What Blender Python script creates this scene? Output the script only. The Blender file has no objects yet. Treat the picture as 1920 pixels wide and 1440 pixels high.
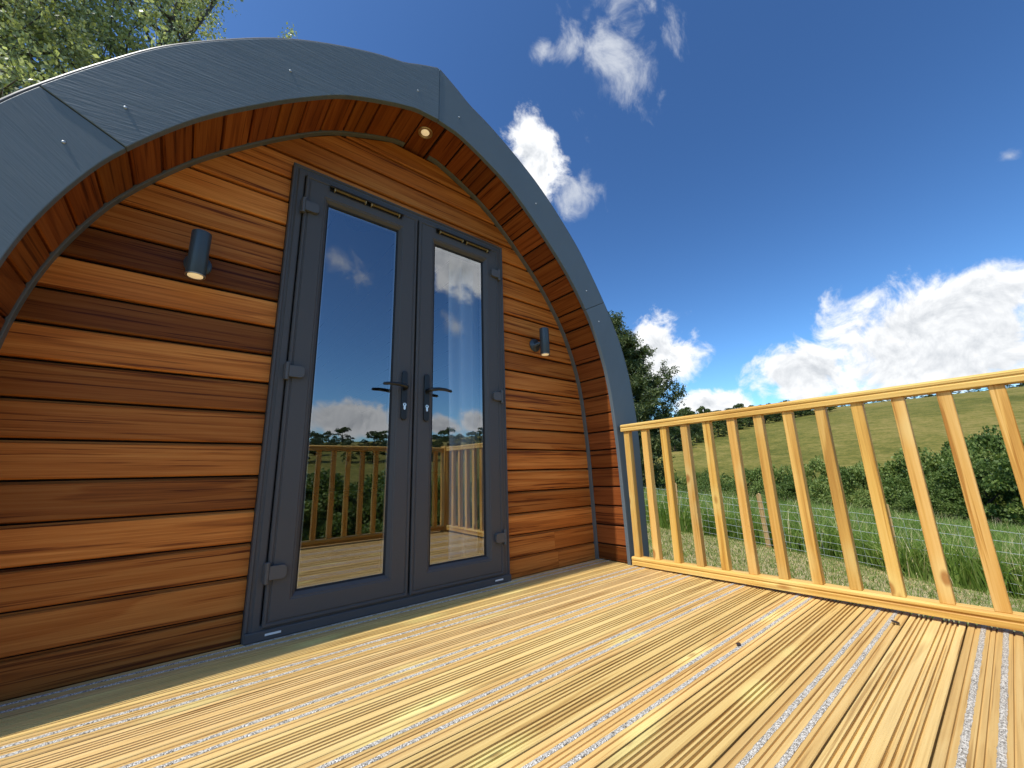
import bpy, math, random
import numpy as np
from mathutils import Vector, Matrix

# ------------------------------------------------------------------ camera, sky, sun, exposure
SC = bpy.context.scene
COL = SC.collection
cam_d = bpy.data.cameras.new('camera')
cam = bpy.data.objects.new('camera', cam_d)
COL.objects.link(cam)
cam.location = (-0.83774, -1.82646, 0.56103)
cam.rotation_euler = (1.793769, 0.028192, -0.679356)
cam_d.sensor_width = 36
cam_d.lens = 13.9543
cam_d.clip_start = 0.02
cam_d.clip_end = 5000
SC.camera = cam

SUN_DIR = Vector((-0.512, -0.040, 0.858)).normalized()      # towards the sun
SUN_EL = math.asin(SUN_DIR.z)
SUN_ROT = math.atan2(SUN_DIR.x, SUN_DIR.y) % (2 * math.pi)
SKY_STRENGTH = 0.15
SKY_GAMMA = 1.6
SKY_GAIN = 12.2
SKY_TINT = (0.93, 1.07, 0.99)
SUN_STRENGTH = 2.4
EXPOSURE = 0.88

CLOUDS = [
    ('big', (0.9776, 0.0525, 0.204), (0.381, -5.784, -0.338), (-1.582, -0.788, 7.786)),
    ('big', (0.9538, 0.2379, 0.1835), (2.041, -10.226, 2.652), (-2.738, 1.069, 12.843)),
    ('big', (0.9666, -0.0129, 0.256), (0.535, -12.033, -2.629), (-4.248, -2.216, 15.925)),
    ('big', (0.8387, 0.4761, 0.2645), (4.525, -6.574, -2.515), (-0.962, -3.89, 10.052)),
    ('big', (0.9038, 0.4049, 0.1383), (4.539, -9.761, -1.083), (-1.762, -4.039, 23.341)),
    ('big', (0.5159, 0.5343, 0.6696), (8.042, 0.745, -6.791), (7.4, -12.535, 4.301)),
    ('wisp', (0.6082, 0.5112, 0.6072), (10.6, -10.6, -1.67), (-7.6, -8.3, 14.6)),
    ('wisp', (0.539, 0.3144, 0.7814), (7.9, -5.9, -3.1), (-3.5, -7.1, 5.3)),
    ('wisp', (0.4838, 0.3771, 0.7898), (24.0, -22.4, -4.0), (-12.3, -12.4, 13.4)),
    ('wisp', (0.4437, 0.4158, 0.7939), (40.845, -35.58, -4.194), (-26.203, -29.703, 30.199)),
    ('wisp', (0.8958, -0.0813, 0.437), (-9.0, -48.0, 9.3), (-27.0, 9.2, 57.0)),
    ('big', (0.2797, -0.9504, 0.1358), (7.985, 2.27, -0.558), (-0.341, 2.628, 19.086)),
    ('big', (0.1461, -0.9827, 0.1139), (10.418, 1.469, -0.686), (-0.647, 2.411, 21.629)),
    ('big', (0.4843, -0.8668, 0.1187), (13.321, 7.244, -1.449), (0.304, 4.869, 34.318)),
    ('big', (0.5506, -0.8244, 0.1308), (15.651, 10.149, -1.919), (0.19, 4.84, 29.692)),
    ('big', (0.4603, -0.7415, 0.4881), (7.596, 2.398, -3.52), (2.773, 8.389, 10.129)),
    ('wisp', (0.2182, -0.854, 0.4723), (14.448, 0.894, -5.058), (7.802, 14.588, 22.773)),
    ('wisp', (0.4806, -0.7989, 0.3616), (21.514, 7.717, -11.542), (9.92, 19.954, 30.9)),
]


class NT:
    """small helper around a node tree"""
    def __init__(self, tree):
        self.t = tree
        self.L = tree.links

    def n(self, kind, **kw):
        nd = self.t.nodes.new('ShaderNode' + kind)
        for k, v in kw.items():
            setattr(nd, k, v)
        return nd

    def put(self, sock, v):
        if isinstance(v, bpy.types.NodeSocket):
            self.L.new(v, sock)
        else:
            if hasattr(sock, 'default_value'):
                try:
                    sock.default_value = v
                except Exception:
                    sock.default_value = (*v, 1.0) if len(v) == 3 else v

    def math(self, op, a, b=None, c=None, clamp=False):
        nd = self.n('Math', operation=op, use_clamp=clamp)
        self.put(nd.inputs[0], a)
        if b is not None:
            self.put(nd.inputs[1], b)
        if c is not None:
            self.put(nd.inputs[2], c)
        return nd.outputs[0]

    def vec(self, op, a, b=None):
        nd = self.n('VectorMath', operation=op)
        self.put(nd.inputs[0], a)
        if b is not None:
            if op == 'SCALE':
                self.put(nd.inputs['Scale'], b)
            else:
                self.put(nd.inputs[1], b)
        return nd.outputs['Value'] if op in ('DOT_PRODUCT', 'LENGTH', 'DISTANCE') else nd.outputs['Vector']

    def noise(self, vec, scale=5.0, detail=2.0, rough=0.5, dist=0.0):
        nd = self.n('TexNoise')
        if vec is not None:
            self.put(nd.inputs['Vector'], vec)
        nd.inputs['Scale'].default_value = scale
        nd.inputs['Detail'].default_value = detail
        nd.inputs['Roughness'].default_value = rough
        nd.inputs['Distortion'].default_value = dist
        return nd.outputs['Fac']

    def mixc(self, fac, a, b, blend='MIX'):
        nd = self.n('Mix', data_type='RGBA', blend_type=blend)
        self.put(nd.inputs['Factor'], fac)
        self.put(nd.inputs[6], a if isinstance(a, bpy.types.NodeSocket) else (*a[:3], 1))
        self.put(nd.inputs[7], b if isinstance(b, bpy.types.NodeSocket) else (*b[:3], 1))
        return nd.outputs[2]

    def ramp(self, fac, stops, interp='LINEAR'):
        nd = self.n('ValToRGB')
        cr = nd.color_ramp
        cr.interpolation = interp
        while len(cr.elements) < len(stops):
            cr.elements.new(0.5)
        for e, (p, c) in zip(cr.elements, stops):
            e.position = p
            e.color = (*c[:3], 1) if hasattr(c, '__len__') else (c, c, c, 1)
        self.put(nd.inputs[0], fac)
        return nd.outputs[0]

    def smooth(self, x, lo, hi):
        nd = self.n('MapRange', interpolation_type='SMOOTHSTEP')
        self.put(nd.inputs['Value'], x)
        nd.inputs['From Min'].default_value = lo
        nd.inputs['From Max'].default_value = hi
        return nd.outputs['Result']


def build_world():
    w = bpy.data.worlds.new('World')
    SC.world = w
    w.use_nodes = True
    T = NT(w.node_tree)
    bg = w.node_tree.nodes['Background']
    sky = T.n('TexSky', sky_type='NISHITA', sun_disc=False)
    sky.sun_elevation = SUN_EL
    sky.sun_rotation = SUN_ROT
    sky.altitude = 200
    sky.air_density = 1.0
    sky.dust_density = 1.2
    sky.ozone_density = 4.0
    # the phone's contrast: one tone curve over the whole sky
    lowc = T.vec('MINIMUM', T.vec('SCALE', sky.outputs[0], 0.1), (1.2, 1.2, 1.2))
    gm = T.n('Gamma')
    gm.inputs['Gamma'].default_value = SKY_GAMMA
    T.put(gm.inputs['Color'], lowc)
    blue = T.vec('MULTIPLY', gm.outputs[0], tuple(c * SKY_GAIN for c in SKY_TINT))
    tc = T.n('TexCoord')
    d = tc.outputs['Generated']
    masks = {'big': None, 'wisp': None}
    for kind, c, u, v in CLOUDS:
        dc = T.vec('DOT_PRODUCT', d, c)
        a = T.math('DIVIDE', T.vec('DOT_PRODUCT', d, u), dc)
        b = T.math('DIVIDE', T.vec('DOT_PRODUCT', d, v), dc)
        r = T.math('SQRT', T.math('ADD', T.math('MULTIPLY', a, a), T.math('MULTIPLY', b, b)))
        m = T.math('SUBTRACT', 1.0, r)
        # only the half of the sky the cloud is in
        m = T.math('MULTIPLY_ADD', T.math('LESS_THAN', dc, 0.0), -20.0, m)
        m = T.math('MAXIMUM', m, -1.0)
        masks[kind] = m if masks[kind] is None else T.math('MAXIMUM', masks[kind], m)
    n1 = T.noise(d, 13.0, 7.0, 0.62, 0.35)
    off = T.vec('ADD', d, tuple(SUN_DIR * 0.012))
    n2 = T.noise(off, 13.0, 5.0, 0.60, 0.35)
    n3 = T.noise(d, 3.2, 3.0, 0.5)
    dens_in = T.math('MULTIPLY_ADD', T.math('SUBTRACT', n1, 0.5), 3.4, T.math('MULTIPLY', T.math('MINIMUM', masks['big'], 0.75), 1.75))
    dens = T.smooth(dens_in, -0.05, 0.75)
    # wisps: thin, streaky
    st = T.n('Mapping')
    st.inputs['Rotation'].default_value = (0.5, 0.9, 0.4)
    st.inputs['Scale'].default_value = (1.0, 1.4, 0.9)
    T.put(st.inputs['Vector'], d)
    nw = T.noise(st.outputs[0], 11.0, 7.0, 0.62, 0.5)
    wi = T.math('MULTIPLY_ADD', T.math('SUBTRACT', nw, 0.5), 3.4, T.math('MULTIPLY', masks['wisp'], 0.85))
    wd = T.math('MULTIPLY', T.smooth(wi, 0.0, 1.25), 0.85)
    # cloud body: bright sunlit crests, grey thick middles
    rel = T.math('MULTIPLY_ADD', T.math('SUBTRACT', n1, n2), 3.2, 0.55, clamp=True)
    thick = T.smooth(T.math('MULTIPLY_ADD', T.math('SUBTRACT', n3, 0.5), 1.1, masks['big']), 0.12, 0.75)
    lum = T.math('SUBTRACT', T.math('MULTIPLY_ADD', rel, 0.62, 0.78), T.math('MULTIPLY', thick, 0.40), clamp=True)
    ccol = T.ramp(lum, [(0.0, (1.7, 1.85, 2.05)), (0.5, (2.6, 2.72, 2.88)), (1.0, (3.95, 4.0, 4.05))])
    colr = T.mixc(dens, blue, ccol)
    colr = T.mixc(wd, colr, (2.7, 2.85, 3.1))
    T.put(bg.inputs['Color'], colr)
    bg.inputs['Strength'].default_value = SKY_STRENGTH
    w.cycles.sampling_method = 'MANUAL'
    w.cycles.sample_map_resolution = 512


build_world()
sun_l = bpy.data.lights.new('sun', 'SUN')
sun_l.energy = SUN_STRENGTH
sun_l.angle = math.radians(0.53)
sun_l.color = (1.0, 0.955, 0.88)
sun_o = bpy.data.objects.new('sun', sun_l)
sun_o.rotation_euler = SUN_DIR.to_track_quat('Z', 'Y').to_euler()
sun_o.location = SUN_DIR * 40
COL.objects.link(sun_o)

SC.view_settings.view_transform = 'Standard'
SC.view_settings.look = 'None'
SC.view_settings.exposure = EXPOSURE
SC.view_settings.gamma = 1.0
SC.view_settings.use_curve_mapping = False
SC.render.engine = 'CYCLES'
SC.cycles.max_bounces = 8
SC.cycles.diffuse_bounces = 4
SC.cycles.glossy_bounces = 4
SC.cycles.transparent_max_bounces = 12
SC.cycles.caustics_reflective = False
SC.cycles.caustics_refractive = False
SC.cycles.sample_clamp_indirect = 4.0
SC.cycles.use_denoising = True

rng = np.random.default_rng(11)
random.seed(5)


# ------------------------------------------------------------------ helpers
def mesh_obj(name, verts, faces, mat, parent=None, smooth=False, loc=None):
    me = bpy.data.meshes.new(name)
    me.from_pydata([tuple(v) for v in verts], [], faces)
    me.update()
    if smooth:
        me.polygons.foreach_set('use_smooth', [True] * len(me.polygons))
    if mat is not None:
        me.materials.append(mat)
    o = bpy.data.objects.new(name, me)
    COL.objects.link(o)
    if parent is not None:
        o.parent = parent
    if loc is not None:
        o.location = loc
    return o


def link(o, parent=None, loc=None, rot=None):
    COL.objects.link(o)
    o.parent = parent
    if loc is not None:
        o.location = loc
    if rot is not None:
        o.rotation_euler = rot
    return o


def copy_of(o, parent=None, loc=None, rot=None):
    c = o.copy()
    return link(c, parent, loc, rot)


def thing(name, label, cat, loc=(0, 0, 0), group=None, kind=None):
    e = bpy.data.objects.new(name, None)
    e.empty_display_size = 0.1
    COL.objects.link(e)
    e.location = loc
    tag(e, label, cat, group, kind)
    return e


def tag(o, label=None, cat=None, group=None, kind=None):
    if label:
        o['label'] = label
    if cat:
        o['category'] = cat
    if group:
        o['group'] = group
    if kind:
        o['kind'] = kind
    return o


class MB:
    def __init__(self):
        self.v, self.f = [], []

    def add(self, verts, faces):
        b = len(self.v)
        self.v += [tuple(x) for x in verts]
        self.f += [tuple(i + b for i in f) for f in faces]

    def box(self, lo, hi, ch=0.0):
        x0, y0, z0 = lo
        x1, y1, z1 = hi
        if ch <= 0:
            self.add([(x0, y0, z0), (x1, y0, z0), (x1, y1, z0), (x0, y1, z0), (x0, y0, z1), (x1, y0, z1), (x1, y1, z1), (x0, y1, z1)],
                     [(0, 3, 2, 1), (4, 5, 6, 7), (0, 1, 5, 4), (1, 2, 6, 5), (2, 3, 7, 6), (3, 0, 4, 7)])
            return
        # bevelled box: each corner gives three vertices
        P = []
        for sx in (0, 1):
            for sy in (0, 1):
                for sz in (0, 1):
                    x, y, z = (x0, x1)[sx], (y0, y1)[sy], (z0, z1)[sz]
                    dx, dy, dz = (ch, -ch)[sx], (ch, -ch)[sy], (ch, -ch)[sz]
                    P += [(x, y + dy, z + dz), (x + dx, y, z + dz), (x + dx, y + dy, z)]
        idx = lambda sx, sy, sz, k: (sx * 4 + sy * 2 + sz) * 3 + k
        F = []
        for s in (0, 1):
            F.append(tuple(idx(s, a, b, 0) for a, b in ((0, 0), (0, 1), (1, 1), (1, 0))[::(1 if s == 0 else -1)]))
            F.append(tuple(idx(a, s, b, 1) for a, b in ((0, 0), (1, 0), (1, 1), (0, 1))[::(1 if s == 0 else -1)]))
            F.append(tuple(idx(a, b, s, 2) for a, b in ((0, 0), (0, 1), (1, 1), (1, 0))[::(1 if s == 0 else -1)]))
        for a in (0, 1):
            for b in (0, 1):
                F.append((idx(0, a, b, 1), idx(1, a, b, 1), idx(1, a, b, 2), idx(0, a, b, 2)))
                F.append((idx(a, 0, b, 0), idx(a, 1, b, 0), idx(a, 1, b, 2), idx(a, 0, b, 2)))
                F.append((idx(a, b, 0, 0), idx(a, b, 1, 0), idx(a, b, 1, 1), idx(a, b, 0, 1)))
        for a in (0, 1):
            for b in (0, 1):
                for c in (0, 1):
                    F.append((idx(a, b, c, 0), idx(a, b, c, 1), idx(a, b, c, 2)))
        self.add(P, F)

    def prism(self, poly, axis, a0, a1):
        """poly: list of 2D points; axis 0: (y,z) along x; 1: (x,z) along y; 2: (x,y) along z"""
        def p3(q, a):
            return {0: (a, q[0], q[1]), 1: (q[0], a, q[1]), 2: (q[0], q[1], a)}[axis]
        n = len(poly)
        V = [p3(q, a0) for q in poly] + [p3(q, a1) for q in poly]
        F = [tuple(range(n))[::-1], tuple(range(n, 2 * n))]
        F += [(i, (i + 1) % n, n + (i + 1) % n, n + i) for i in range(n)]
        self.add(V, F)

    def lathe(self, prof, segs=24, axis='Z', org=(0, 0, 0)):
        """prof: list of (radius, height)"""
        V, F = [], []
        for r, h in prof:
            for k in range(segs):
                t = 2 * math.pi * k / segs
                a, b = r * math.cos(t), r * math.sin(t)
                V.append({'Z': (org[0] + a, org[1] + b, org[2] + h), 'Y': (org[0] + a, org[1] + h, org[2] + b), 'X': (org[0] + h, org[1] + a, org[2] + b)}[axis])
        m = len(prof)
        for i in range(m - 1):
            for k in range(segs):
                F.append((i * segs + k, i * segs + (k + 1) % segs, (i + 1) * segs + (k + 1) % segs, (i + 1) * segs + k))
        F.append(tuple(range(segs))[::-1])
        F.append(tuple(range((m - 1) * segs, m * segs)))
        self.add(V, F)

    def tube(self, pts, rad, segs=8):
        pts = [Vector(p) for p in pts]
        rads = rad if hasattr(rad, '__len__') else [rad] * len(pts)
        V, F = [], []
        n = None
        for i, p in enumerate(pts):
            t = (pts[min(i + 1, len(pts) - 1)] - pts[max(i - 1, 0)]).normalized()
            if n is None:
                n = t.orthogonal().normalized()
            n = (n - t * n.dot(t)).normalized()
            b = t.cross(n)
            for k in range(segs):
                a = 2 * math.pi * k / segs
                V.append(p + (n * math.cos(a) + b * math.sin(a)) * rads[i])
        for i in range(len(pts) - 1):
            for k in range(segs):
                F.append((i * segs + k, i * segs + (k + 1) % segs, (i + 1) * segs + (k + 1) % segs, (i + 1) * segs + k))
        F.append(tuple(range(segs))[::-1])
        F.append(tuple(range((len(pts) - 1) * segs, len(pts) * segs)))
        self.add(V, F)

    def frame(self, x0, x1, z0, z1, prof):
        """mitred picture frame in the XZ plane; prof: list of (inset, y)"""
        V, F = [], []
        for ins, y in prof:
            V += [(x0 + ins, y, z0 + ins), (x1 - ins, y, z0 + ins), (x1 - ins, y, z1 - ins), (x0 + ins, y, z1 - ins)]
        for i in range(len(prof) - 1):
            for k in range(4):
                F.append((i * 4 + k, i * 4 + (k + 1) % 4, (i + 1) * 4 + (k + 1) % 4, (i + 1) * 4 + k))
        self.add(V, F)

    def build(self, name, mat, parent=None, smooth=False, loc=None):
        return mesh_obj(name, self.v, self.f, mat, parent, smooth, loc)


def tri_mesh(name, V, F, mats, matidx=None, parent=None, normals=None):
    """fast mesh from numpy arrays; F (n,3) or (n,4)"""
    me = bpy.data.meshes.new(name)
    k = F.shape[1]
    me.vertices.add(len(V))
    me.vertices.foreach_set('co', np.ascontiguousarray(V, dtype=np.float32).ravel())
    me.loops.add(F.size)
    me.loops.foreach_set('vertex_index', np.ascontiguousarray(F, dtype=np.int32).ravel())
    me.polygons.add(len(F))
    me.polygons.foreach_set('loop_start', np.arange(0, F.size, k, dtype=np.int32))
    me.polygons.foreach_set('loop_total', np.full(len(F), k, dtype=np.int32))
    for m in (mats if isinstance(mats, (list, tuple)) else [mats]):
        me.materials.append(m)
    if matidx is not None:
        me.polygons.foreach_set('material_index', np.asarray(matidx, dtype=np.int32))
    me.update(calc_edges=True)
    o = bpy.data.objects.new(name, me)
    COL.objects.link(o)
    o.parent = parent
    return o


def smoothstep(a, b, x):
    t = np.clip((x - a) / (b - a), 0, 1)
    return t * t * (3 - 2 * t)


# ------------------------------------------------------------------ materials
def new_mat(name):
    m = bpy.data.materials.new(name)
    m.use_nodes = True
    T = NT(m.node_tree)
    return m, T, m.node_tree.nodes['Principled BSDF'], m.node_tree.nodes['Material Output']


def bump(T, bs, h, strength, dist=0.002):
    b = T.n('Bump')
    b.inputs['Strength'].default_value = strength
    b.inputs['Distance'].default_value = dist
    T.put(b.inputs['Height'], h)
    T.put(bs.inputs['Normal'], b.outputs[0])


def wood_mat(name, dark, mid, light, rough=0.5, axis=0, rings=7.0, ringscale=5.0, fine=1.0, tint=True, knots=0.0, green=0.0,
             bumpk=0.25, spec=0.4, weather=0.0, bandk=0.5, ringk=0.2, kscale=(2.0, 8.0), kcore=(0.03, 0.09), khalo=(0.06, 0.36), kflat=False):
    m, T, bs, out = new_mat(name)
    tc = T.n('TexCoord')
    oi = T.n('ObjectInfo')
    rnd = oi.outputs['Random']
    o1 = T.n('CombineXYZ')
    T.put(o1.inputs[0], T.math('MULTIPLY', rnd, 83.0))
    T.put(o1.inputs[1], T.math('MULTIPLY', rnd, 47.0))
    T.put(o1.inputs[2], T.math('MULTIPLY', rnd, 29.0))
    p = T.vec('ADD', tc.outputs['Object'], o1.outputs[0])

    def stretch(along, across):
        s = [across] * 3
        s[axis] = along
        return T.vec('MULTIPLY', p, tuple(s))
    # growth rings: contours of a long stretched noise field
    field = T.noise(stretch(0.30, ringscale), 1.0, 2.0, 0.45, 0.2)
    ph = T.math('FRACT', T.math('MULTIPLY', field, rings))
    ring = T.math('SUBTRACT', T.smooth(ph, 0.25, 0.93), T.smooth(ph, 0.93, 1.0))
    fib = T.noise(stretch(2.2, 130.0), 1.0, 4.0, 0.72)
    band = T.noise(stretch(0.55, 15.0), 1.0, 3.0, 0.55)
    streak = T.smooth(T.noise(stretch(1.3, 75.0), 1.0, 3.0, 0.6), 0.57, 0.645)
    pores = T.noise(stretch(16.0, 420.0), 1.0, 1.0, 0.5)
    v = T.math('MULTIPLY_ADD', T.math('SUBTRACT', band, 0.5), bandk, 0.60)
    v = T.math('MULTIPLY_ADD', T.math('SUBTRACT', fib, 0.5), 0.95 * fine, v)
    v = T.math('SUBTRACT', v, T.math('MULTIPLY', ring, ringk))
    v = T.math('SUBTRACT', v, T.math('MULTIPLY', streak, 0.36 * fine))
    col = T.ramp(v, [(0.08, dark), (0.46, mid), (0.86, light)])
    if knots > 0:
        vo = T.n('TexVoronoi', feature='F1')
        vo.inputs['Scale'].default_value = 1.0
        T.put(vo.inputs['Vector'], T.vec('MULTIPLY', stretch(*kscale), (1, 1, 0)) if kflat else stretch(*kscale))
        d = vo.outputs['Distance']
        wob = T.math('MULTIPLY_ADD', T.math('SUBTRACT', T.noise(stretch(9, 30), 1.0, 2.0), 0.5), 0.10, d)
        sepc = T.n('SeparateColor')
        T.put(sepc.inputs[0], vo.outputs['Color'])
        has = T.math('LESS_THAN', sepc.outputs[0], knots)
        core = T.math('MULTIPLY', has, T.math('SUBTRACT', 1.0, T.smooth(wob, *kcore)))
        halo = T.math('MULTIPLY', has, T.math('SUBTRACT', 1.0, T.smooth(wob, *khalo)))
        if green > 0:
            col = T.mixc(T.math('MULTIPLY', halo, green), col, (0.78, 0.68, 0.27))
        col = T.mixc(T.math('MULTIPLY', core, 0.75), col, (dark[0] * 0.75, dark[1] * 0.55, dark[2] * 0.5))
    if weather > 0:
        wn = T.noise(stretch(0.9, 3.0), 1.0, 4.0, 0.6)
        col = T.mixc(T.math('MULTIPLY', T.smooth(wn, 0.45, 0.75), weather), col, (0.46, 0.34, 0.17))
        # fine dirt specks
        sp = T.noise(p, 260.0, 2.0, 0.6)
        col = T.mixc(T.math('MULTIPLY', T.smooth(sp, 0.66, 0.76), 0.45), col, tuple(c * 0.5 for c in dark))
    if tint:
        col = T.mixc(1.0, col, oi.outputs['Color'], 'MULTIPLY')
    # slight per-piece variation
    hv = T.n('HueSaturation')
    T.put(hv.inputs['Value'], T.math('MULTIPLY_ADD', rnd, 0.22, 0.89))
    T.put(hv.inputs['Color'], col)
    T.put(bs.inputs['Base Color'], hv.outputs[0])
    T.put(bs.inputs['Roughness'], T.math('MULTIPLY_ADD', band, 0.25, rough - 0.12))
    bs.inputs['Specular IOR Level'].default_value = spec
    h = T.math('ADD', T.math('MULTIPLY', fib, 0.6), T.math('MULTIPLY', pores, 0.4))
    h = T.math('MULTIPLY_ADD', ring, 0.3, h)
    bump(T, bs, h, bumpk, 0.0015)
    return m


def plain_mat(name, col, rough=0.5, metal=0.0, spec=0.5, noise=0.0, nscale=40.0, bumpk=0.0, bscale=300.0, coat=0.0):
    m, T, bs, out = new_mat(name)
    tc = T.n('TexCoord')
    if noise > 0:
        n = T.noise(tc.outputs['Object'], nscale, 4.0, 0.6)
        c = T.mixc(n, tuple(x * (1 - noise) for x in col), tuple(min(1, x * (1 + noise)) for x in col))
        T.put(bs.inputs['Base Color'], c)
        T.put(bs.inputs['Roughness'], T.math('MULTIPLY_ADD', n, 0.2, rough - 0.1))
    else:
        bs.inputs['Base Color'].default_value = (*col, 1)
        bs.inputs['Roughness'].default_value = rough
    bs.inputs['Metallic'].default_value = metal
    bs.inputs['Specular IOR Level'].default_value = spec
    if coat:
        bs.inputs['Coat Weight'].default_value = coat
    if bumpk > 0:
        n2 = T.noise(tc.outputs['Object'], bscale, 3.0, 0.6)
        bump(T, bs, n2, bumpk, 0.001)
    return m


def emit_mat(name, col, e, strength):
    m, T, bs, out = new_mat(name)
    bs.inputs['Base Color'].default_value = (*col, 1)
    bs.inputs['Roughness'].default_value = 0.3
    bs.inputs['Emission Color'].default_value = (*e, 1)
    bs.inputs['Emission Strength'].default_value = strength
    return m


def glass_mat(name, refl=0.29, tint=(0.84, 0.87, 0.88)):
    m, T, bs, out = new_mat(name)
    m.node_tree.nodes.remove(bs)
    fr = T.n('Fresnel')
    fr.inputs['IOR'].default_value = 1.5
    fac = T.math('MULTIPLY_ADD', fr.outputs[0], 1.3, refl - 0.05, clamp=True)
    tr = T.n('BsdfTransparent')
    tr.inputs[0].default_value = (*tint, 1)
    gl = T.n('BsdfGlossy')
    gl.inputs['Color'].default_value = (0.95, 0.97, 1.0, 1)
    gl.inputs['Roughness'].default_value = 0.0
    # the faint waviness of sealed units
    tc = T.n('TexCoord')
    n = T.noise(tc.outputs['Object'], 3.0, 1.0, 0.4)
    b = T.n('Bump')
    b.inputs['Strength'].default_value = 0.06
    b.inputs['Distance'].default_value = 0.004
    T.put(b.inputs['Height'], n)
    T.put(gl.inputs['Normal'], b.outputs[0])
    mx = T.n('MixShader')
    T.put(mx.inputs[0], fac)
    T.L.new(tr.outputs[0], mx.inputs[1])
    T.L.new(gl.outputs[0], mx.inputs[2])
    T.L.new(mx.outputs[0], out.inputs[0])
    return m


def leaf_mat(name, ca, cb, cc, trans=0.35, rough=0.55, nscale=1.2, gloss=0.3):
    m, T, bs, out = new_mat(name)
    geo = T.n('NewGeometry')
    oi = T.n('ObjectInfo')
    n = T.noise(geo.outputs['Position'], nscale, 3.0, 0.6)
    isl = geo.outputs['Random Per Island']
    v = T.math('MULTIPLY_ADD', isl, 0.55, T.math('MULTIPLY', n, 0.6))
    v = T.math('MULTIPLY_ADD', oi.outputs['Random'], 0.42, T.math('SUBTRACT', v, 0.27))
    col = T.ramp(v, [(0.1, ca), (0.5, cb), (0.95, cc)])
    T.put(bs.inputs['Base Color'], col)
    bs.inputs['Roughness'].default_value = rough
    bs.inputs['Specular IOR Level'].default_value = gloss
    tl = T.n('BsdfTranslucent')
    T.put(tl.inputs[0], T.mixc(1.0, col, (1.25, 1.3, 0.6), 'MULTIPLY'))
    mx = T.n('MixShader')
    mx.inputs[0].default_value = trans
    T.L.new(bs.outputs[0], mx.inputs[1])
    T.L.new(tl.outputs[0], mx.inputs[2])
    T.L.new(mx.outputs[0], out.inputs[0])
    return m


M = {}
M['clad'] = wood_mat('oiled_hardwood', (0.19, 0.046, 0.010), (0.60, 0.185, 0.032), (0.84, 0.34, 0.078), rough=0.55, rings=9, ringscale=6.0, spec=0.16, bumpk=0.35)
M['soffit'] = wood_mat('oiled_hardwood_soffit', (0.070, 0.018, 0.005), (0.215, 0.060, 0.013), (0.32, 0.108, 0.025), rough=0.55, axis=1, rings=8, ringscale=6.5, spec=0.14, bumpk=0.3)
M['deck'] = wood_mat('treated_decking', (0.37, 0.215, 0.070), (0.61, 0.408, 0.150), (0.75, 0.555, 0.235), rough=0.62, rings=10, ringscale=6.0, knots=0.5, green=0.7, spec=0.2, bumpk=0.4, weather=0.35, bandk=0.35, ringk=0.16, kscale=(2.3, 8.0), kcore=(0.02, 0.075), khalo=(0.05, 0.34), kflat=True)
M['rail'] = wood_mat('treated_pine', (0.43, 0.20, 0.034), (0.68, 0.39, 0.088), (0.79, 0.52, 0.165), rough=0.55, rings=5, ringscale=9.0, knots=0.7, green=0.3, spec=0.25, bumpk=0.25, kscale=(4.5, 9.0), kcore=(0.08, 0.17), khalo=(0.14, 0.46), ringk=0.3)
M['rail_y'] = wood_mat('treated_pine_rail', (0.47, 0.23, 0.045), (0.70, 0.42, 0.10), (0.81, 0.55, 0.18), rough=0.55, axis=1, rings=5, ringscale=9.0, knots=0.7, green=0.3, spec=0.25, bumpk=0.25, kscale=(3.5, 9.0), kcore=(0.08, 0.17), khalo=(0.14, 0.46), ringk=0.3)
M['rail_z'] = wood_mat('treated_pine_upright', (0.43, 0.20, 0.034), (0.68, 0.39, 0.088), (0.79, 0.52, 0.165), rough=0.55, axis=2, rings=5, ringscale=9.0, knots=0.8, green=0.3, spec=0.25, bumpk=0.25, kscale=(4.5, 9.0), kcore=(0.08, 0.17), khalo=(0.14, 0.46), ringk=0.32)
M['gap'] = plain_mat('dark_groove', (0.012, 0.007, 0.005), 0.9, noise=0.3)
M['under'] = plain_mat('deck_joist', (0.10, 0.065, 0.03), 0.9, noise=0.3)
M['upvc'] = plain_mat('anthracite_foil', (0.082, 0.080, 0.080), 0.5, spec=0.3, noise=0.06, nscale=200, bumpk=0.05, bscale=900)
M['hinge'] = plain_mat('anthracite_paint', (0.095, 0.094, 0.094), 0.42, spec=0.4, noise=0.05)
M['black'] = plain_mat('black_coat', (0.010, 0.011, 0.012), 0.36, spec=0.5, noise=0.1)
M['gasket'] = plain_mat('black_gasket', (0.008, 0.008, 0.009), 0.7, noise=0.1)
M['chrome'] = plain_mat('nickel_lock', (0.82, 0.82, 0.80), 0.25, metal=0.85, noise=0.04)
M['spacer'] = plain_mat('silver_spacer', (0.74, 0.75, 0.74), 0.4, noise=0.05)
M['brass'] = plain_mat('brass_mesh', (0.62, 0.46, 0.20), 0.4, metal=0.6, noise=0.15, nscale=400)
M['white'] = plain_mat('white_plastic', (0.78, 0.78, 0.76), 0.5, noise=0.04)
M['lampbody'] = plain_mat('lamp_anthracite', (0.045, 0.062, 0.075), 0.36, spec=0.5, noise=0.06, bumpk=0.04, bscale=1500)
M['steelrim'] = plain_mat('brushed_rim', (0.48, 0.46, 0.40), 0.35, metal=0.8, noise=0.08)
M['lens'] = emit_mat('warm_lens', (0.85, 0.72, 0.48), (1.0, 0.76, 0.42), 0.26)
M['grit_dummy'] = None
M['glass'] = glass_mat('sealed_unit_glass')
M['screw'] = plain_mat('screw_zinc', (0.40, 0.43, 0.45), 0.45, metal=0.5, noise=0.06)


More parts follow.
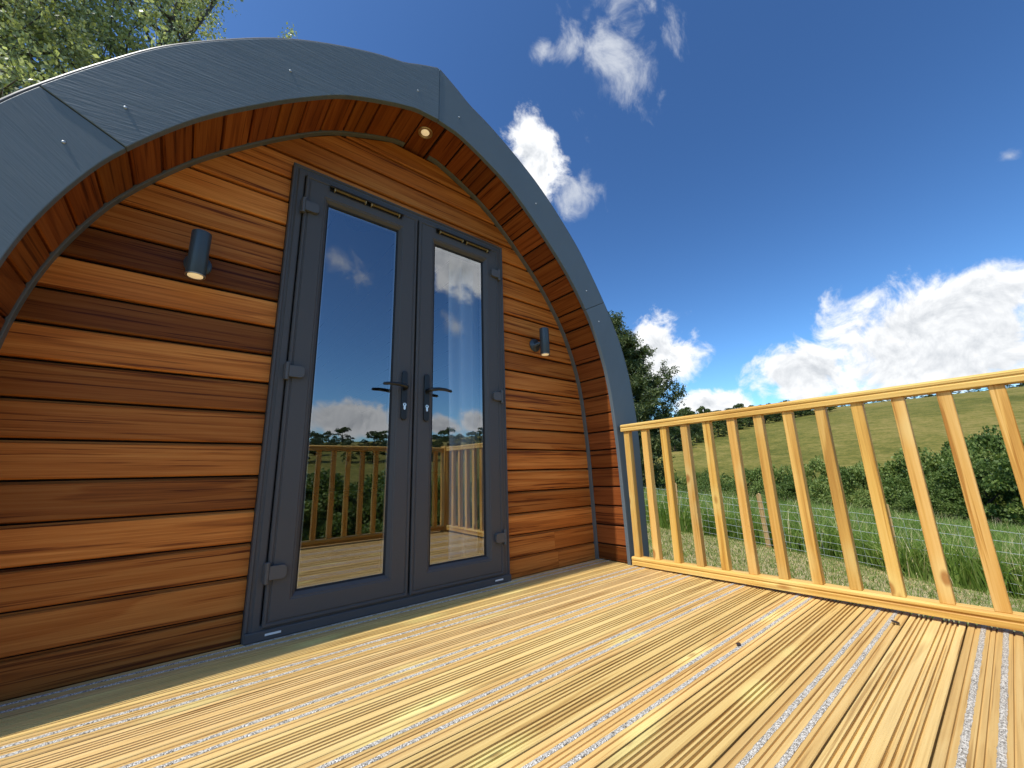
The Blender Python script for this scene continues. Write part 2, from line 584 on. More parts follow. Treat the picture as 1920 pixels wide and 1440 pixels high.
def fascia_mat(name, bumpk, axis_ang):
    m, T, bs, out = new_mat(name)
    tc = T.n('TexCoord')
    mp = T.n('Mapping')
    mp.inputs['Rotation'].default_value = (0, axis_ang, 0)
    T.put(mp.inputs['Vector'], tc.outputs['Object'])
    s1 = T.noise(T.vec('MULTIPLY', mp.outputs[0], (9.0, 1.0, 130.0)), 1.0, 3.0, 0.55, 0.3)
    s2 = T.noise(T.vec('MULTIPLY', mp.outputs[0], (2.0, 1.0, 16.0)), 1.0, 3.0, 0.5)
    blot = T.noise(tc.outputs['Object'], 3.5, 4.0, 0.55)
    col = T.mixc(blot, (0.098, 0.126, 0.144), (0.124, 0.156, 0.174))
    T.put(bs.inputs['Base Color'], col)
    T.put(bs.inputs['Roughness'], T.math('MULTIPLY_ADD', s2, 0.2, 0.45))
    bs.inputs['Specular IOR Level'].default_value = 0.5
    h = T.math('MULTIPLY_ADD', s2, 0.7, s1)
    bump(T, bs, h, bumpk, 0.0016)
    return m


M['fascia_rough'] = fascia_mat('painted_plywood_brushed', 0.9, 0.12)
M['fascia_left'] = fascia_mat('painted_plywood_left', 0.8, -0.75)
M['fascia_smooth'] = fascia_mat('painted_plywood_smooth', 0.10, 0.9)


def grit_mat():
    m, T, bs, out = new_mat('antislip_grit')
    tc = T.n('TexCoord')
    v = T.n('TexVoronoi', feature='F1')
    v.inputs['Scale'].default_value = 430.0
    T.put(v.inputs['Vector'], tc.outputs['Object'])
    sc = T.n('SeparateColor')
    T.put(sc.inputs[0], v.outputs['Color'])
    col = T.ramp(sc.outputs[0], [(0.0, (0.10, 0.085, 0.065)), (0.3, (0.35, 0.32, 0.265)), (0.62, (0.56, 0.52, 0.45)), (1.0, (0.86, 0.81, 0.72))])
    T.put(bs.inputs['Base Color'], col)
    bs.inputs['Roughness'].default_value = 0.55
    bump(T, bs, T.math('SUBTRACT', 1.0, v.outputs['Distance']), 0.9, 0.002)
    return m


M['grit'] = grit_mat()


def trim_mat():
    return plain_mat('flexible_trim', (0.115, 0.122, 0.112), 0.5, noise=0.12, nscale=25)


M['trim'] = trim_mat()
M['shingle'] = plain_mat('roof_felt', (0.05, 0.055, 0.06), 0.9, noise=0.3, nscale=80, bumpk=0.4, bscale=400)


def interior_mat():
    m, T, bs, out = new_mat('white_ceiling_boards')
    tc = T.n('TexCoord')
    n = T.noise(tc.outputs['Object'], 6.0, 2.0)
    T.put(bs.inputs['Base Color'], T.mixc(n, (0.70, 0.70, 0.68), (0.78, 0.78, 0.76)))
    bs.inputs['Roughness'].default_value = 0.6
    return m


M['inwall'] = interior_mat()
M['infloor'] = wood_mat('oak_laminate', (0.16, 0.09, 0.04), (0.26, 0.16, 0.08), (0.34, 0.22, 0.12), rough=0.4, axis=1, tint=False)
M['sofa'] = plain_mat('brown_fabric', (0.16, 0.05, 0.02), 0.85, noise=0.2, nscale=120, bumpk=0.3)
M['curtain'] = plain_mat('curtain_cloth', (0.84, 0.86, 0.88), 0.85, noise=0.08, nscale=200, bumpk=0.15)

# ------------------------------------------------------------------ terrain
def ground(x, y):
    x = np.asarray(x, float)
    y = np.asarray(y, float)
    fx = np.where(x < 1.5, 0.0, np.where(x < 9, -0.118 * (x - 1.5), -0.885 - 0.055 * (x - 9)))
    base = -0.42 + fx + 0.10 * 26 * np.tanh((y + 0.3) / 26)
    D = np.hypot(x + 0.84, y + 1.83)
    az = np.arctan2(y + 1.83, x + 0.84)
    amp = 0.80 + 0.22 * np.cos(az - 0.10) + 0.02 * np.sin(7 * az + 1)
    t = np.clip((D - 62) / 275, 0, 1.0)
    hill = 42.5 * (t + 0.06 * np.sin(np.pi * t)) - 9.0 * np.clip((D - 337) / 400, 0, 1)
    far = -6.0 + amp * hill
    w = smoothstep(17, 58, D)
    z = base * (1 - w) + far * w
    z = z + w * (0.25 * np.sin(x * 0.11 + 1) * np.cos(y * 0.09) + 0.12 * np.sin(x * 0.31 + y * 0.27))
    return z


def ground_mat():
    m, T, bs, out = new_mat('grassland')
    geo = T.n('NewGeometry')
    P = geo.outputs['Position']
    sx = T.n('SeparateXYZ')
    T.put(sx.inputs[0], P)
    X, Y, Z = sx.outputs
    flat = T.vec('MULTIPLY', P, (1, 1, 0))
    D = T.vec('LENGTH', flat)
    # close cut grass with dry clippings
    n1 = T.noise(P, 1.6, 5.0, 0.62)
    n2 = T.noise(P, 26.0, 4.0, 0.7)
    n3 = T.noise(P, 110.0, 2.0, 0.6)
    straw = T.mixc(n3, (0.30, 0.235, 0.11), (0.55, 0.46, 0.26))
    cut = T.mixc(n2, (0.10, 0.14, 0.025), (0.24, 0.28, 0.065))
    nearc = T.mixc(T.smooth(T.math('MULTIPLY_ADD', n2, 0.35, n1), 0.45, 0.72), cut, straw)
    # meadow under the tall grass
    mead = T.mixc(n2, (0.05, 0.085, 0.016), (0.11, 0.16, 0.035))
    c = T.mixc(T.smooth(X, 8.5, 9.2), nearc, mead)
    # far pasture, sun bleached
    f1 = T.noise(P, 0.035, 5.0, 0.55)
    f2 = T.noise(T.vec('MULTIPLY', P, (1.0, 1.0, 2.5)), 0.32, 5.0, 0.65)
    f3 = T.noise(P, 1.4, 3.0, 0.7)
    fv = T.math('MULTIPLY_ADD', f2, 0.55, T.math('MULTIPLY', f1, 0.45))
    fv = T.math('MULTIPLY_ADD', T.math('SUBTRACT', f3, 0.5), 0.55, fv)
    fv = T.math('MULTIPLY_ADD', T.math('SUBTRACT', T.noise(P, 0.011, 3.0, 0.5), 0.5), 0.6, fv)
    fv = T.math('MULTIPLY_ADD', T.math('SUBTRACT', fv, 0.5), 1.9, 0.5)
    pas = T.ramp(fv, [(0.25, (0.085, 0.090, 0.016)), (0.5, (0.150, 0.136, 0.027)), (0.78, (0.25, 0.19, 0.055))])
    c = T.mixc(T.smooth(D, 40, 75), c, pas)
    T.put(bs.inputs['Base Color'], c)
    bs.inputs['Roughness'].default_value = 0.9
    bs.inputs['Specular IOR Level'].default_value = 0.1
    bump(T, bs, T.math('ADD', n2, f3), 0.6, 0.06)
    return m


def build_ground():
    radii = np.concatenate([[0.0], np.linspace(1.5, 20, 30), np.geomspace(21, 1400, 75)])
    na = 220
    a = np.linspace(0, 2 * np.pi, na, endpoint=False)
    RR, AA = np.meshgrid(radii, a, indexing='ij')
    Xg, Yg = -0.84 + RR * np.cos(AA), -1.83 + RR * np.sin(AA)
    Zg = ground(Xg, Yg)
    V = np.stack([Xg, Yg, Zg], -1).reshape(-1, 3)
    i, j = np.meshgrid(np.arange(len(radii) - 1), np.arange(na), indexing='ij')
    F = np.stack([i * na + j, (i + 1) * na + j, (i + 1) * na + (j + 1) % na, i * na + (j + 1) % na], -1).reshape(-1, 4)
    o = tri_mesh('hillside_ground', V, F, ground_mat())
    o.data.polygons.foreach_set('use_smooth', [True] * len(F))
    tag(o, 'grassy hillside and valley with pale olive pasture rising to the skyline', 'ground', kind='structure')


build_ground()

# ------------------------------------------------------------------ the pod
def catmull(pts, per=8, sharp=()):
    pts = np.array(pts, float)
    out = []
    n = len(pts)
    for i in range(n - 1):
        p1, p2 = pts[i], pts[i + 1]
        p0 = pts[i - 1] if i > 0 and i not in sharp else 2 * p1 - p2
        p3 = pts[i + 2] if i + 2 < n and (i + 1) not in sharp else 2 * p2 - p1
        for k in range(per):
            t = k / per
            out.append(0.5 * ((2 * p1) + (-p0 + p2) * t + (2 * p0 - 5 * p1 + 4 * p2 - p3) * t * t + (-p0 + 3 * p1 - 3 * p2 + p3) * t ** 3))
    out.append(pts[-1])
    return np.array(out)


INNER = catmull([(0, 2.412), (0.125, 2.402), (0.27, 2.346), (0.46, 2.252), (0.606, 2.142), (0.76, 2.005), (0.948, 1.812), (1.105, 1.596),
                 (1.186, 1.44), (1.252, 1.26), (1.292, 1.08), (1.314, 0.88), (1.329, 0.68), (1.336, 0.45), (1.342, 0.2), (1.345, -0.02)], 6, sharp=(1,))
OUTER = catmull([(0, 2.752), (0.10, 2.698), (0.19, 2.642), (0.36, 2.573), (0.60, 2.441), (0.80, 2.295), (1.04, 2.063), (1.18, 1.88), (1.297, 1.705),
                 (1.362, 1.592), (1.446, 1.42), (1.514, 1.185), (1.550, 0.92), (1.556, 0.75), (1.553, 0.5), (1.546, -0.02)], 6, sharp=(2,))


class Path:
    def __init__(self, P):
        self.P = np.array(P)
        self.s = np.concatenate([[0], np.cumsum(np.linalg.norm(np.diff(self.P, axis=0), axis=1))])
        self.len = self.s[-1]

    def at(self, s):
        return np.array([np.interp(s, self.s, self.P[:, 0]), np.interp(s, self.s, self.P[:, 1])])

    def normal(self, s):
        """outward normal (away from the inside)"""
        d = self.at(min(s + 0.01, self.len)) - self.at(max(s - 0.01, 0))
        d /= np.linalg.norm(d)
        return np.array([-d[1], d[0]])

    def off(self, s, k):
        return self.at(s) + self.normal(s) * k

    def near(self, q):
        ss = np.linspace(0, self.len, 2000)
        pts = np.array([self.at(t) for t in ss])
        return ss[np.argmin(np.hypot(pts[:, 0] - q[0], pts[:, 1] - q[1]))]


PI_, PO_ = Path(INNER), Path(OUTER)
FY0, FY1 = -0.25, -0.226           # fascia front and back
pod = thing('camping_pod', 'curved timber camping pod with anthracite arched front and glazed double doors', 'cabin', (0, 0, 0))


def inner_x(z, k=0.0):
    """half width of the arch at height z (k pushes outward)"""
    z = np.asarray(z, float)
    zz, xx = INNER[::-1, 1], INNER[::-1, 0]
    return np.where(z >= INNER[0, 1], 0.0, np.interp(z, zz, xx)) + k


def fascia_panel(sgn, i0, i1, o0, o1, mat, y0, y1, n=40):
    mb = MB()
    a = [PI_.at(s) for s in np.linspace(i0, i1, n)]
    b = [PO_.at(s) for s in np.linspace(o0, o1, n)]
    V = []
    for p, q in zip(a, b):
        for y in (y0, y1):
            V.append((sgn * p[0], y, p[1]))
            V.append((sgn * q[0], y, q[1]))
    F = []
    for i in range(n - 1):
        b0, b1 = 4 * i, 4 * (i + 1)
        F += [(b0, b1, b1 + 1, b0 + 1), (b0 + 2, b0 + 3, b1 + 3, b1 + 2), (b0, b0 + 2, b1 + 2, b1), (b0 + 1, b1 + 1, b1 + 3, b0 + 3)]
    F += [(0, 1, 3, 2), (4 * (n - 1), 4 * (n - 1) + 2, 4 * (n - 1) + 3, 4 * (n - 1) + 1)]
    if sgn < 0:
        F = [f[::-1] for f in F]
    mb.add(V, F)
    o = mb.build('fascia_panel', mat, pod)
    md = o.modifiers.new('bevel', 'BEVEL')
    md.width = 0.0025
    md.segments = 2
    md.limit_method = 'ANGLE'
    return o


JI = PI_.near((1.102, 1.604))
JO = PO_.near((1.297, 1.705))
g = 0.0012
panels = {
    'ul': fascia_panel(-1, 0.001, JI - g, 0.001, JO - g, M['fascia_rough'], FY0 - 0.003, FY1),
    'll': fascia_panel(-1, JI + g, PI_.len, JO + g, PO_.len, M['fascia_left'], FY0, FY1),
    'ur': fascia_panel(1, 0.001, JI - g, 0.001, JO - g, M['fascia_smooth'], FY0, FY1),
    'lr': fascia_panel(1, JI + g, PI_.len, JO + g, PO_.len, M['fascia_smooth'], FY0, FY1),
}
panels['ul']['label'] = 'brushed upper left fascia board overlapping the board below'
mbs = MB()
mbs.lathe([(0.0050, 0.002), (0.0050, -0.0014), (0.0038, -0.0030), (0.0016, -0.0034)], 12, 'Y')
screw0 = None
for key, pts in {'ul': [(-1.12, 1.743), (-0.688, 2.216), (-0.124, 2.514)], 'll': [(-1.226, 1.551)],
                 'ur': [(0.127, 2.511), (0.69, 2.216), (1.121, 1.743)], 'lr': [(1.227, 1.549)]}.items():
    for x, z in pts:
        y = FY0 - (0.003 if key == 'ul' else 0)
        if screw0 is None:
            screw0 = mbs.build('screw', M['screw'], panels[key], True, (x, y, z))
        else:
            copy_of(screw0, panels[key], (x, y, z))

# drip edge along the outer rim of the roof
def rim_strip(sgn):
    n = 90
    V, F = [], []
    for s in np.linspace(0.004, PO_.len, n):
        p, q = PO_.off(s, 0.002), PO_.off(s, 0.010)
        V += [(sgn * p[0], FY0 + 0.004, p[1]), (sgn * q[0], FY0 + 0.004, q[1]), (sgn * p[0], 0.10, p[1]), (sgn * q[0], 0.10, q[1])]
    for i in range(n - 1):
        a, b = 4 * i, 4 * (i + 1)
        F += [(a, b, b + 1, a + 1), (a + 1, b + 1, b + 3, a + 3), (a + 2, a + 3, b + 3, b + 2), (a, a + 2, b + 2, b)]
    mesh_obj('drip_edge', V, F, M['hinge'], pod, True)


for s in (-1, 1):
    rim_strip(s)

# roof shell, back to the end of the pod
def shell(name, prof, y0, y1, mat, parent, flip=False, zmin=None):
    half = prof if zmin is None else np.vstack([prof, [prof[-1][0], zmin]])
    pts = [(-p[0], p[1]) for p in half[::-1]] + [(p[0], p[1]) for p in half[1:]]
    V, F = [], []
    for x, z in pts:
        V += [(x, y0, z), (x, y1, z)]
    for i in range(len(pts) - 1):
        f = (2 * i, 2 * i + 2, 2 * i + 3, 2 * i + 1)
        F.append(f[::-1] if flip else f)
    return mesh_obj(name, V, F, mat, parent, True)


roof_prof = np.array([PO_.off(s, -0.004) for s in np.linspace(0, PO_.len, 70)])
roof_prof[0, 0] = 0
shell('roof', roof_prof, FY1, 5.2, M['shingle'], pod, zmin=-0.45)
bk = [(-p[0], 5.2, p[1]) for p in roof_prof[::-1]] + [(p[0], 5.2, p[1]) for p in roof_prof[1:]]
mesh_obj('rear_wall', bk + [(1.54, 5.2, -0.45), (-1.54, 5.2, -0.45)], [tuple(range(len(bk) + 2))], M['clad'], pod)
mbk = MB()
mbk.box((-1.535, 0.02, -0.45), (1.535, 5.19, -0.03))
mbk.build('floor_base', M['under'], pod)

# dark lining behind the soffit and cladding grooves
lin = np.array([PI_.off(s, 0.034) for s in np.linspace(0, PI_.len, 60)])
lin[0, 0] = 0
shell('soffit_lining', lin, FY1, 0.075, M['gap'], pod, flip=True)

# soffit planks (run front to back)
SOFF_PITCH = 0.1205
nsof = int((PI_.len - 0.065) / SOFF_PITCH)
def soffit_plank(sgn, s0, s1):
    mb = MB()
    y0, y1 = FY1, 0.062
    c = PI_.off((s0 + s1) / 2, 0.014)
    sec = []
    for s, k in ((s0, 0.030), (s0, 0.018), (s0 + 0.004, 0.014), ((s0 + s1) / 2, 0.014), (s1 - 0.004, 0.014), (s1, 0.018), (s1, 0.030)):
        p = PI_.off(s, k) - c
        sec.append((sgn * p[0], p[1]))
    if sgn > 0:
        sec = sec[::-1]
    mb.prism(sec, 1, y0, y1)
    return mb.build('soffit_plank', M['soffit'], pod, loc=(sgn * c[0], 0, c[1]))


r2 = random.Random(3)
for sgn in (-1, 1):
    s_end = PI_.len - 0.02
    s = s_end
    k = 0
    first = 0.100
    while s > 0.075:
        w = first if k == 0 else SOFF_PITCH
        s0 = max(s - w, 0.064)
        if s - s0 > 0.03:
            o = soffit_plank(sgn, s0 + 0.0045, s - 0.0045)
            t = r2.uniform(0.72, 1.15)
            o.color = (t, t * r2.uniform(0.9, 1.05), t * r2.uniform(0.85, 1.05), 1)
        s -= w
        k += 1
mb = MB()
mb.prism([(-0.060, 2.430), (0.060, 2.430), (0.060, 2.446), (-0.060, 2.446)], 1, FY1, 0.062)
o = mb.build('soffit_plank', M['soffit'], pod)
o.color = (0.75, 0.7, 0.7, 1)
o['label'] = 'ridge plank carrying the round downlight'

# curved trim where soffit meets wall
def arch_trim(sgn):
    n = 90
    V, F = [], []
    for s in np.linspace(0.075, PI_.len - 0.02, n):
        a, b = PI_.off(s, 0.019), PI_.off(s, 0.006)
        for q, y in ((a, 0.004), (b, 0.004), (b, 0.034), (a, 0.034)):
            V.append((sgn * q[0], y, q[1]))
    for i in range(n - 1):
        for k in range(4):
            f = (4 * i + k, 4 * i + (k + 1) % 4, 4 * i + 4 + (k + 1) % 4, 4 * i + 4 + k)
            F.append(f if sgn > 0 else f[::-1])
    F += [(0, 1, 2, 3), tuple(4 * (n - 1) + k for k in (3, 2, 1, 0))]
    o = mesh_obj('arch_trim', V, F, M['trim'], pod)
    md = o.modifiers.new('bevel', 'BEVEL')
    md.width = 0.003
    md.segments = 2
    md.limit_method = 'ANGLE'
    return o


for sgn in (-1, 1):
    arch_trim(sgn)

# cladding of the recessed wall
ROWS = [-0.012, 0.098, 0.216, 0.334, 0.456, 0.580, 0.703, 0.828, 0.951, 1.071, 1.193, 1.315, 1.442, 1.562, 1.684, 1.806, 1.927, 2.049, 2.171, 2.292, 2.414]
WY = 0.030
DX0, DX1, DZ1 = -0.607, 0.606, 2.0
TONE = {  # measured tone of each course, left and right of the door
    'L': [0.62, 0.68, 0.74, 0.98, 0.55, 0.86, 0.78, 0.56, 1.12, 0.34, 1.12, 0.30, 0.72, 0.86, 0.98, 0.92, 0.80, 0.75, 0.72, 0.62],
    'R': [0.78, 0.86, 0.92, 0.62, 0.98, 1.02, 0.72, 0.78, 0.82, 0.86, 0.66, 0.78, 0.86, 0.84, 0.80, 0.82, 0.80, 0.75, 0.72, 0.62]}


def plank_section(mb, xl, xr, z0, z1, bottom=True, top=True):
    """xl, xr: functions of z"""
    g = 0.0062
    lev = [(z0 + (g if bottom else 0), 0.020), (z0 + (g if bottom else 0), 0.005 if bottom else 0), (z0 + (g + 0.004 if bottom else 0), 0.0),
           (z1 - (g + 0.004 if top else 0), 0.0), (z1 - (g if top else 0), 0.005 if top else 0), (z1 - (g if top else 0), 0.017)]
    if top:
        lev += [(z1 - 0.001, 0.017), (z1 - 0.001, 0.022)]
    V = []
    for z, dy in lev:
        V += [(float(xl(z)), WY + dy, z), (float(xr(z)), WY + dy, z)]
    n = len(lev)
    F = [(2 * i, 2 * i + 1, 2 * i + 3, 2 * i + 2) for i in range(n - 1)]
    F += [tuple(2 * i for i in range(n))[::-1], tuple(2 * i + 1 for i in range(n))]
    mb.add(V, F)


def shift(mb, c):
    mb.v = [(v[0] - c[0], v[1] - c[1], v[2] - c[2]) for v in mb.v]


r3 = random.Random(8)
def tone_obj(o, t):
    o.color = (t, t * (0.90 + 0.10 * min(t, 1)), t * (0.86 + 0.14 * min(t, 1)), 1)


for i in range(len(ROWS) - 1):
    z0, z1 = ROWS[i], ROWS[i + 1]
    if z1 > 2.40:
        z1 = 2.40
    arch_r = lambda z: min(float(inner_x(z)) + 0.012, 1.36)
    arch_l = lambda z: -arch_r(z)
    if z1 <= DZ1 - 0.01:
        cuts = {3: None}
        for side, xl, xr in (('L', arch_l, lambda z: DX0 - 0.002), ('R', lambda z: DX1 + 0.002, arch_r)):
            joints = []
            if side == 'R' and i == 0:
                joints = [1.01]
            if side == 'R' and i == 1:
                joints = [0.985]
            edges = [xl] + [(lambda z, q=q: q) for q in joints] + [xr]
            for a, b in zip(edges[:-1], edges[1:]):
                mb = MB()
                a2 = (lambda z, a=a: a(z) + (0.0006 if a is not xl else 0))
                b2 = (lambda z, b=b: b(z) - (0.0006 if b is not xr else 0))
                plank_section(mb, a2, b2, z0, z1)
                c = (0.5 * (a(z0) + b(z0)), WY, 0.5 * (z0 + z1))
                shift(mb, c)
                o = mb.build('wall_plank', M['clad'], pod, loc=c)
                tone_obj(o, TONE[side][i] * r3.uniform(0.95, 1.05))
    elif z0 < DZ1:
        mb = MB()
        plank_section(mb, arch_l, lambda z: DX0 - 0.002, z0, z1)
        plank_section(mb, lambda z: DX1 + 0.002, arch_r, z0, z1)
        plank_section(mb, lambda z: DX0 - 0.002, lambda z: DX1 + 0.002, DZ1 + 0.002, z1, bottom=False)
        c = (0, WY, 0.5 * (z0 + z1))
        shift(mb, c)
        o = mb.build('wall_plank', M['clad'], pod, loc=c)
        tone_obj(o, TONE['L'][i])
    else:
        mb = MB()
        plank_section(mb, arch_l, arch_r, z0, z1, top=z1 < 2.39)
        c = (0, WY, 0.5 * (z0 + z1))
        shift(mb, c)
        o = mb.build('wall_plank', M['clad'], pod, loc=c)
        tone_obj(o, TONE['L'][i])

# wall core behind the boards, with the door opening
core = MB()
zz = np.linspace(-0.02, 2.0, 22)
for sgn in (-1, 1):
    dx = DX0 + 0.004 if sgn < 0 else DX1 - 0.004
    poly = [(dx, 2.0), (dx, -0.02)] + [(sgn * (float(inner_x(z)) + 0.030), float(z)) for z in zz]
    core.prism(poly if sgn > 0 else poly[::-1], 1, 0.055, 0.115)
zz = np.linspace(2.0, 2.405, 14)
half = [(float(inner_x(z)) + 0.030, float(z)) for z in zz]
core.prism(half + [(-q[0], q[1]) for q in half[::-1]], 1, 0.055, 0.115)
core.build('wall_core', M['gap'], pod)

# interior lining
inn = np.array([PI_.off(s, -0.02) for s in np.linspace(0, PI_.len, 60)])
inn[0, 0] = 0
shell('interior_lining', inn, 0.116, 4.2, M['inwall'], pod, flip=True)
# ceiling board joints: thin battens following the slope
for s in np.linspace(0.12, 1.5, 12):
    for sgn in (-1, 1):
        p = PI_.off(s, -0.021)
        mb = MB()
        mb.box((-0.002, 0.12, -0.001), (0.002, 4.19, 0.002))
        mb.build('ceiling_joint', M['hinge'], pod, loc=(sgn * p[0], 0, p[1]))
bk = [(-p[0], 4.2, p[1]) for p in inn[::-1]] + [(p[0], 4.2, p[1]) for p in inn[1:]]
mesh_obj('interior_end_wall', bk, [tuple(range(len(bk)))], M['inwall'], pod)
mesh_obj('interior_floor', [(-1.33, 0.05, 0.012), (1.33, 0.05, 0.012), (1.33, 4.2, 0.012), (-1.33, 4.2, 0.012)], [(0, 1, 2, 3)], M['infloor'], pod)

# ---- door frame
mb = MB()
mb.frame(DX0, DX1, 0.0, DZ1, [(0.0, 0.10), (0.0, 0.002), (0.003, -0.001), (0.010, -0.001), (0.013, 0.003), (0.020, 0.003), (0.026, -0.003), (0.046, -0.003), (0.050, 0.000), (0.050, 0.10), (0.0, 0.10)])
frame = mb.build('door_frame', M['upvc'], pod)
# threshold cill
mb = MB()
mb.box((DX0 + 0.002, -0.014, 0.001), (DX1 - 0.002, -0.0035, 0.034), 0.003)
mb.build('threshold', M['upvc'], frame)
for x in (-0.515, 0.52):
    mb = MB()
    mb.box((x - 0.026, -0.0165, 0.016), (x + 0.026, -0.0142, 0.0235), 0.001)
    mb.build('weep_cover', M['white'], frame)

LEAF_PROF = [(0.0, 0.06), (0.0, -0.010), (0.004, -0.014), (0.011, -0.014), (0.014, -0.010), (0.017, -0.010), (0.020, -0.0135), (0.081, -0.0135),
             (0.085, -0.010), (0.089, -0.010), (0.103, 0.006), (0.104, 0.012), (0.104, 0.06)]
GAS_PROF = [(0.1005, 0.004), (0.1085, 0.008), (0.1085, 0.016)]
SPA_PROF = [(0.104, 0.016), (0.1135, 0.016), (0.1135, 0.030), (0.104, 0.030)]
LEAVES = [(-0.552, 0.008, 'hinge side left'), (0.018, 0.556, 'right')]
ZL0, ZL1 = 0.041, 1.952
for li, (lx0, lx1, _) in enumerate(LEAVES):
    mb = MB()
    mb.frame(lx0, lx1, ZL0, ZL1, LEAF_PROF)
    leaf = mb.build('door_leaf', M['upvc'], pod)
    leaf['label'] = ('left' if li == 0 else 'right') + ' glazed door leaf with black lever handle'
    mb = MB()
    mb.frame(lx0, lx1, ZL0, ZL1, GAS_PROF)
    mb.build('gasket', M['gasket'], leaf)
    mb = MB()
    mb.frame(lx0, lx1, ZL0, ZL1, SPA_PROF)
    mb.build('glazing_spacer', M['spacer'], leaf)
    a = 0.098
    gx0, gx1, gz0, gz1 = lx0 + a, lx1 - a, ZL0 + a, ZL1 - a
    gc = ((gx0 + gx1) / 2, 0.013, (gz0 + gz1) / 2)
    mesh_obj('glass_pane', [(gx0 - gc[0], 0, gz0 - gc[2]), (gx1 - gc[0], 0, gz0 - gc[2]), (gx1 - gc[0], 0, gz1 - gc[2]), (gx0 - gc[0], 0, gz1 - gc[2])], [(0, 1, 2, 3)], M['glass'], leaf, loc=gc)
    # hinges
    sgn = -1 if li == 0 else 1
    hx = lx0 if li == 0 else lx1
    for hz in (1.782, 1.002, 0.229):
        mb = MB()
        # flag plate with rounded free end lying on the leaf
        pts = [(0.004, -0.024), (0.046, -0.024)]
        for k in range(7):
            t = -math.pi / 2 + math.pi * k / 6
            pts.append((0.046 + 0.016 * math.cos(t), (0.010 if t > 0 else -0.010) + 0.014 * math.sin(t)))
        pts += [(0.046, 0.024), (0.004, 0.024)]
        poly = [(hx - sgn * u, hz + w) for u, w in pts]
        if sgn > 0:
            poly = poly[::-1]
        mb.prism(poly, 1, -0.030, -0.0145)
        mb.lathe([(0.0065, -0.038), (0.0085, -0.036), (0.0085, 0.036), (0.0065, 0.038)], 12, 'Z', (hx + sgn * 0.003, -0.023, hz))
        mb.box((min(hx + sgn * 0.002, hx + sgn * 0.014), -0.018, hz - 0.034), (max(hx + sgn * 0.002, hx + sgn * 0.014), -0.002, hz + 0.034), 0.002)
        h = mb.build('hinge', M['hinge'], leaf)
        md = h.modifiers.new('bevel', 'BEVEL')
        md.width = 0.002
        md.segments = 2
        md.limit_method = 'ANGLE'
    # handle: plate, lever, euro cylinder
    px = -0.042 if li == 0 else 0.077
    zc = 0.952
    mb = MB()
    pts = []
    for k in range(9):
        t = math.pi * k / 8
        pts.append((px + 0.0145 * math.cos(t), zc + 0.108 + 0.0145 * math.sin(t)))
    for k in range(9):
        t = math.pi + math.pi * k / 8
        pts.append((px + 0.0145 * math.cos(t), zc - 0.108 + 0.0145 * math.sin(t)))
    mb.prism(pts, 1, -0.0255, -0.0137)
    h = mb.build('handle_plate', M['black'], leaf)
    md = h.modifiers.new('bevel', 'BEVEL')
    md.width = 0.003
    md.segments = 2
    md.limit_method = 'ANGLE'
    mb = MB()
    d = -1 if li == 0 else 1
    lz = zc + 0.033
    mb.tube([(px, -0.020, lz), (px, -0.045, lz), (px + d * 0.004, -0.058, lz + 0.001), (px + d * 0.016, -0.066, lz + 0.003), (px + d * 0.045, -0.069, lz + 0.007),
             (px + d * 0.085, -0.066, lz + 0.008), (px + d * 0.118, -0.061, lz + 0.004), (px + d * 0.123, -0.060, lz + 0.003)],
            [0.0105, 0.0100, 0.0100, 0.0095, 0.0088, 0.0080, 0.0074, 0.004], 12)
    mb.build('lever_handle', M['black'], leaf, True)
    mb = MB()
    cz = zc - 0.048
    pts = []
    for k in range(15):
        t = -math.pi * 0.30 + math.pi * 1.6 * k / 14
        pts.append((px + 0.0085 * math.cos(t), cz + 0.0085 * math.sin(t)))
    pts += [(px - 0.005, cz - 0.02)] + [(px + 0.005 * math.cos(math.pi + math.pi * k / 6), cz - 0.02 + 0.005 * math.sin(math.pi + math.pi * k / 6)) for k in range(1, 6)] + [(px + 0.005, cz - 0.02)]
    mb.prism(pts[::-1], 1, -0.029, -0.0245)
    mb.build('lock_cylinder', M['chrome'], leaf)
    mb = MB()
    mb.box((px - 0.0012, -0.0298, cz - 0.004), (px + 0.0012, -0.0289, cz + 0.005))
    mb.lathe([(0.0035, -0.0008), (0.0035, 0.0003)], 10, 'Y', (px, -0.0292, cz + 0.002))
    mb.build('keyhole', M['black'], leaf)
    # trickle vent: hooded black strip with two brass meshes under it
    vx0, vx1 = (-0.452, -0.082) if li == 0 else (0.118, 0.492)
    vz = 1.922
    mb = MB()
    mb.prism([(-0.0135, vz + 0.014), (-0.034, vz + 0.008), (-0.036, vz + 0.002), (-0.034, vz - 0.001), (-0.030, vz + 0.003), (-0.0135, vz + 0.006)][::-1], 0, vx0, vx1)
    mb.box((vx0 + 0.003, -0.0155, vz - 0.012), (vx1 - 0.003, -0.0134, vz + 0.007))
    mb.build('vent_hood', M['black'], leaf)
    w = (vx1 - vx0)
    for q0, q1 in ((0.05, 0.47), (0.53, 0.95)):
        a0, a1 = vx0 + w * q0, vx0 + w * q1
        mb = MB()
        n = 24
        for k in range(n):
            t0 = a0 + (a1 - a0) * (k + 0.12) / n
            t1 = a0 + (a1 - a0) * (k + 0.88) / n
            mb.box((t0, -0.0285, vz - 0.0035), (t1, -0.0190, vz + 0.0010))
        for e in (a0 + 0.004, a1 - 0.004):
            mb.box((e - 0.002, -0.031, vz - 0.013), (e + 0.002, -0.0165, vz + 0.003))
        o = mb.build('vent_mesh', M['brass'], leaf)
        o['kind'] = 'stuff'

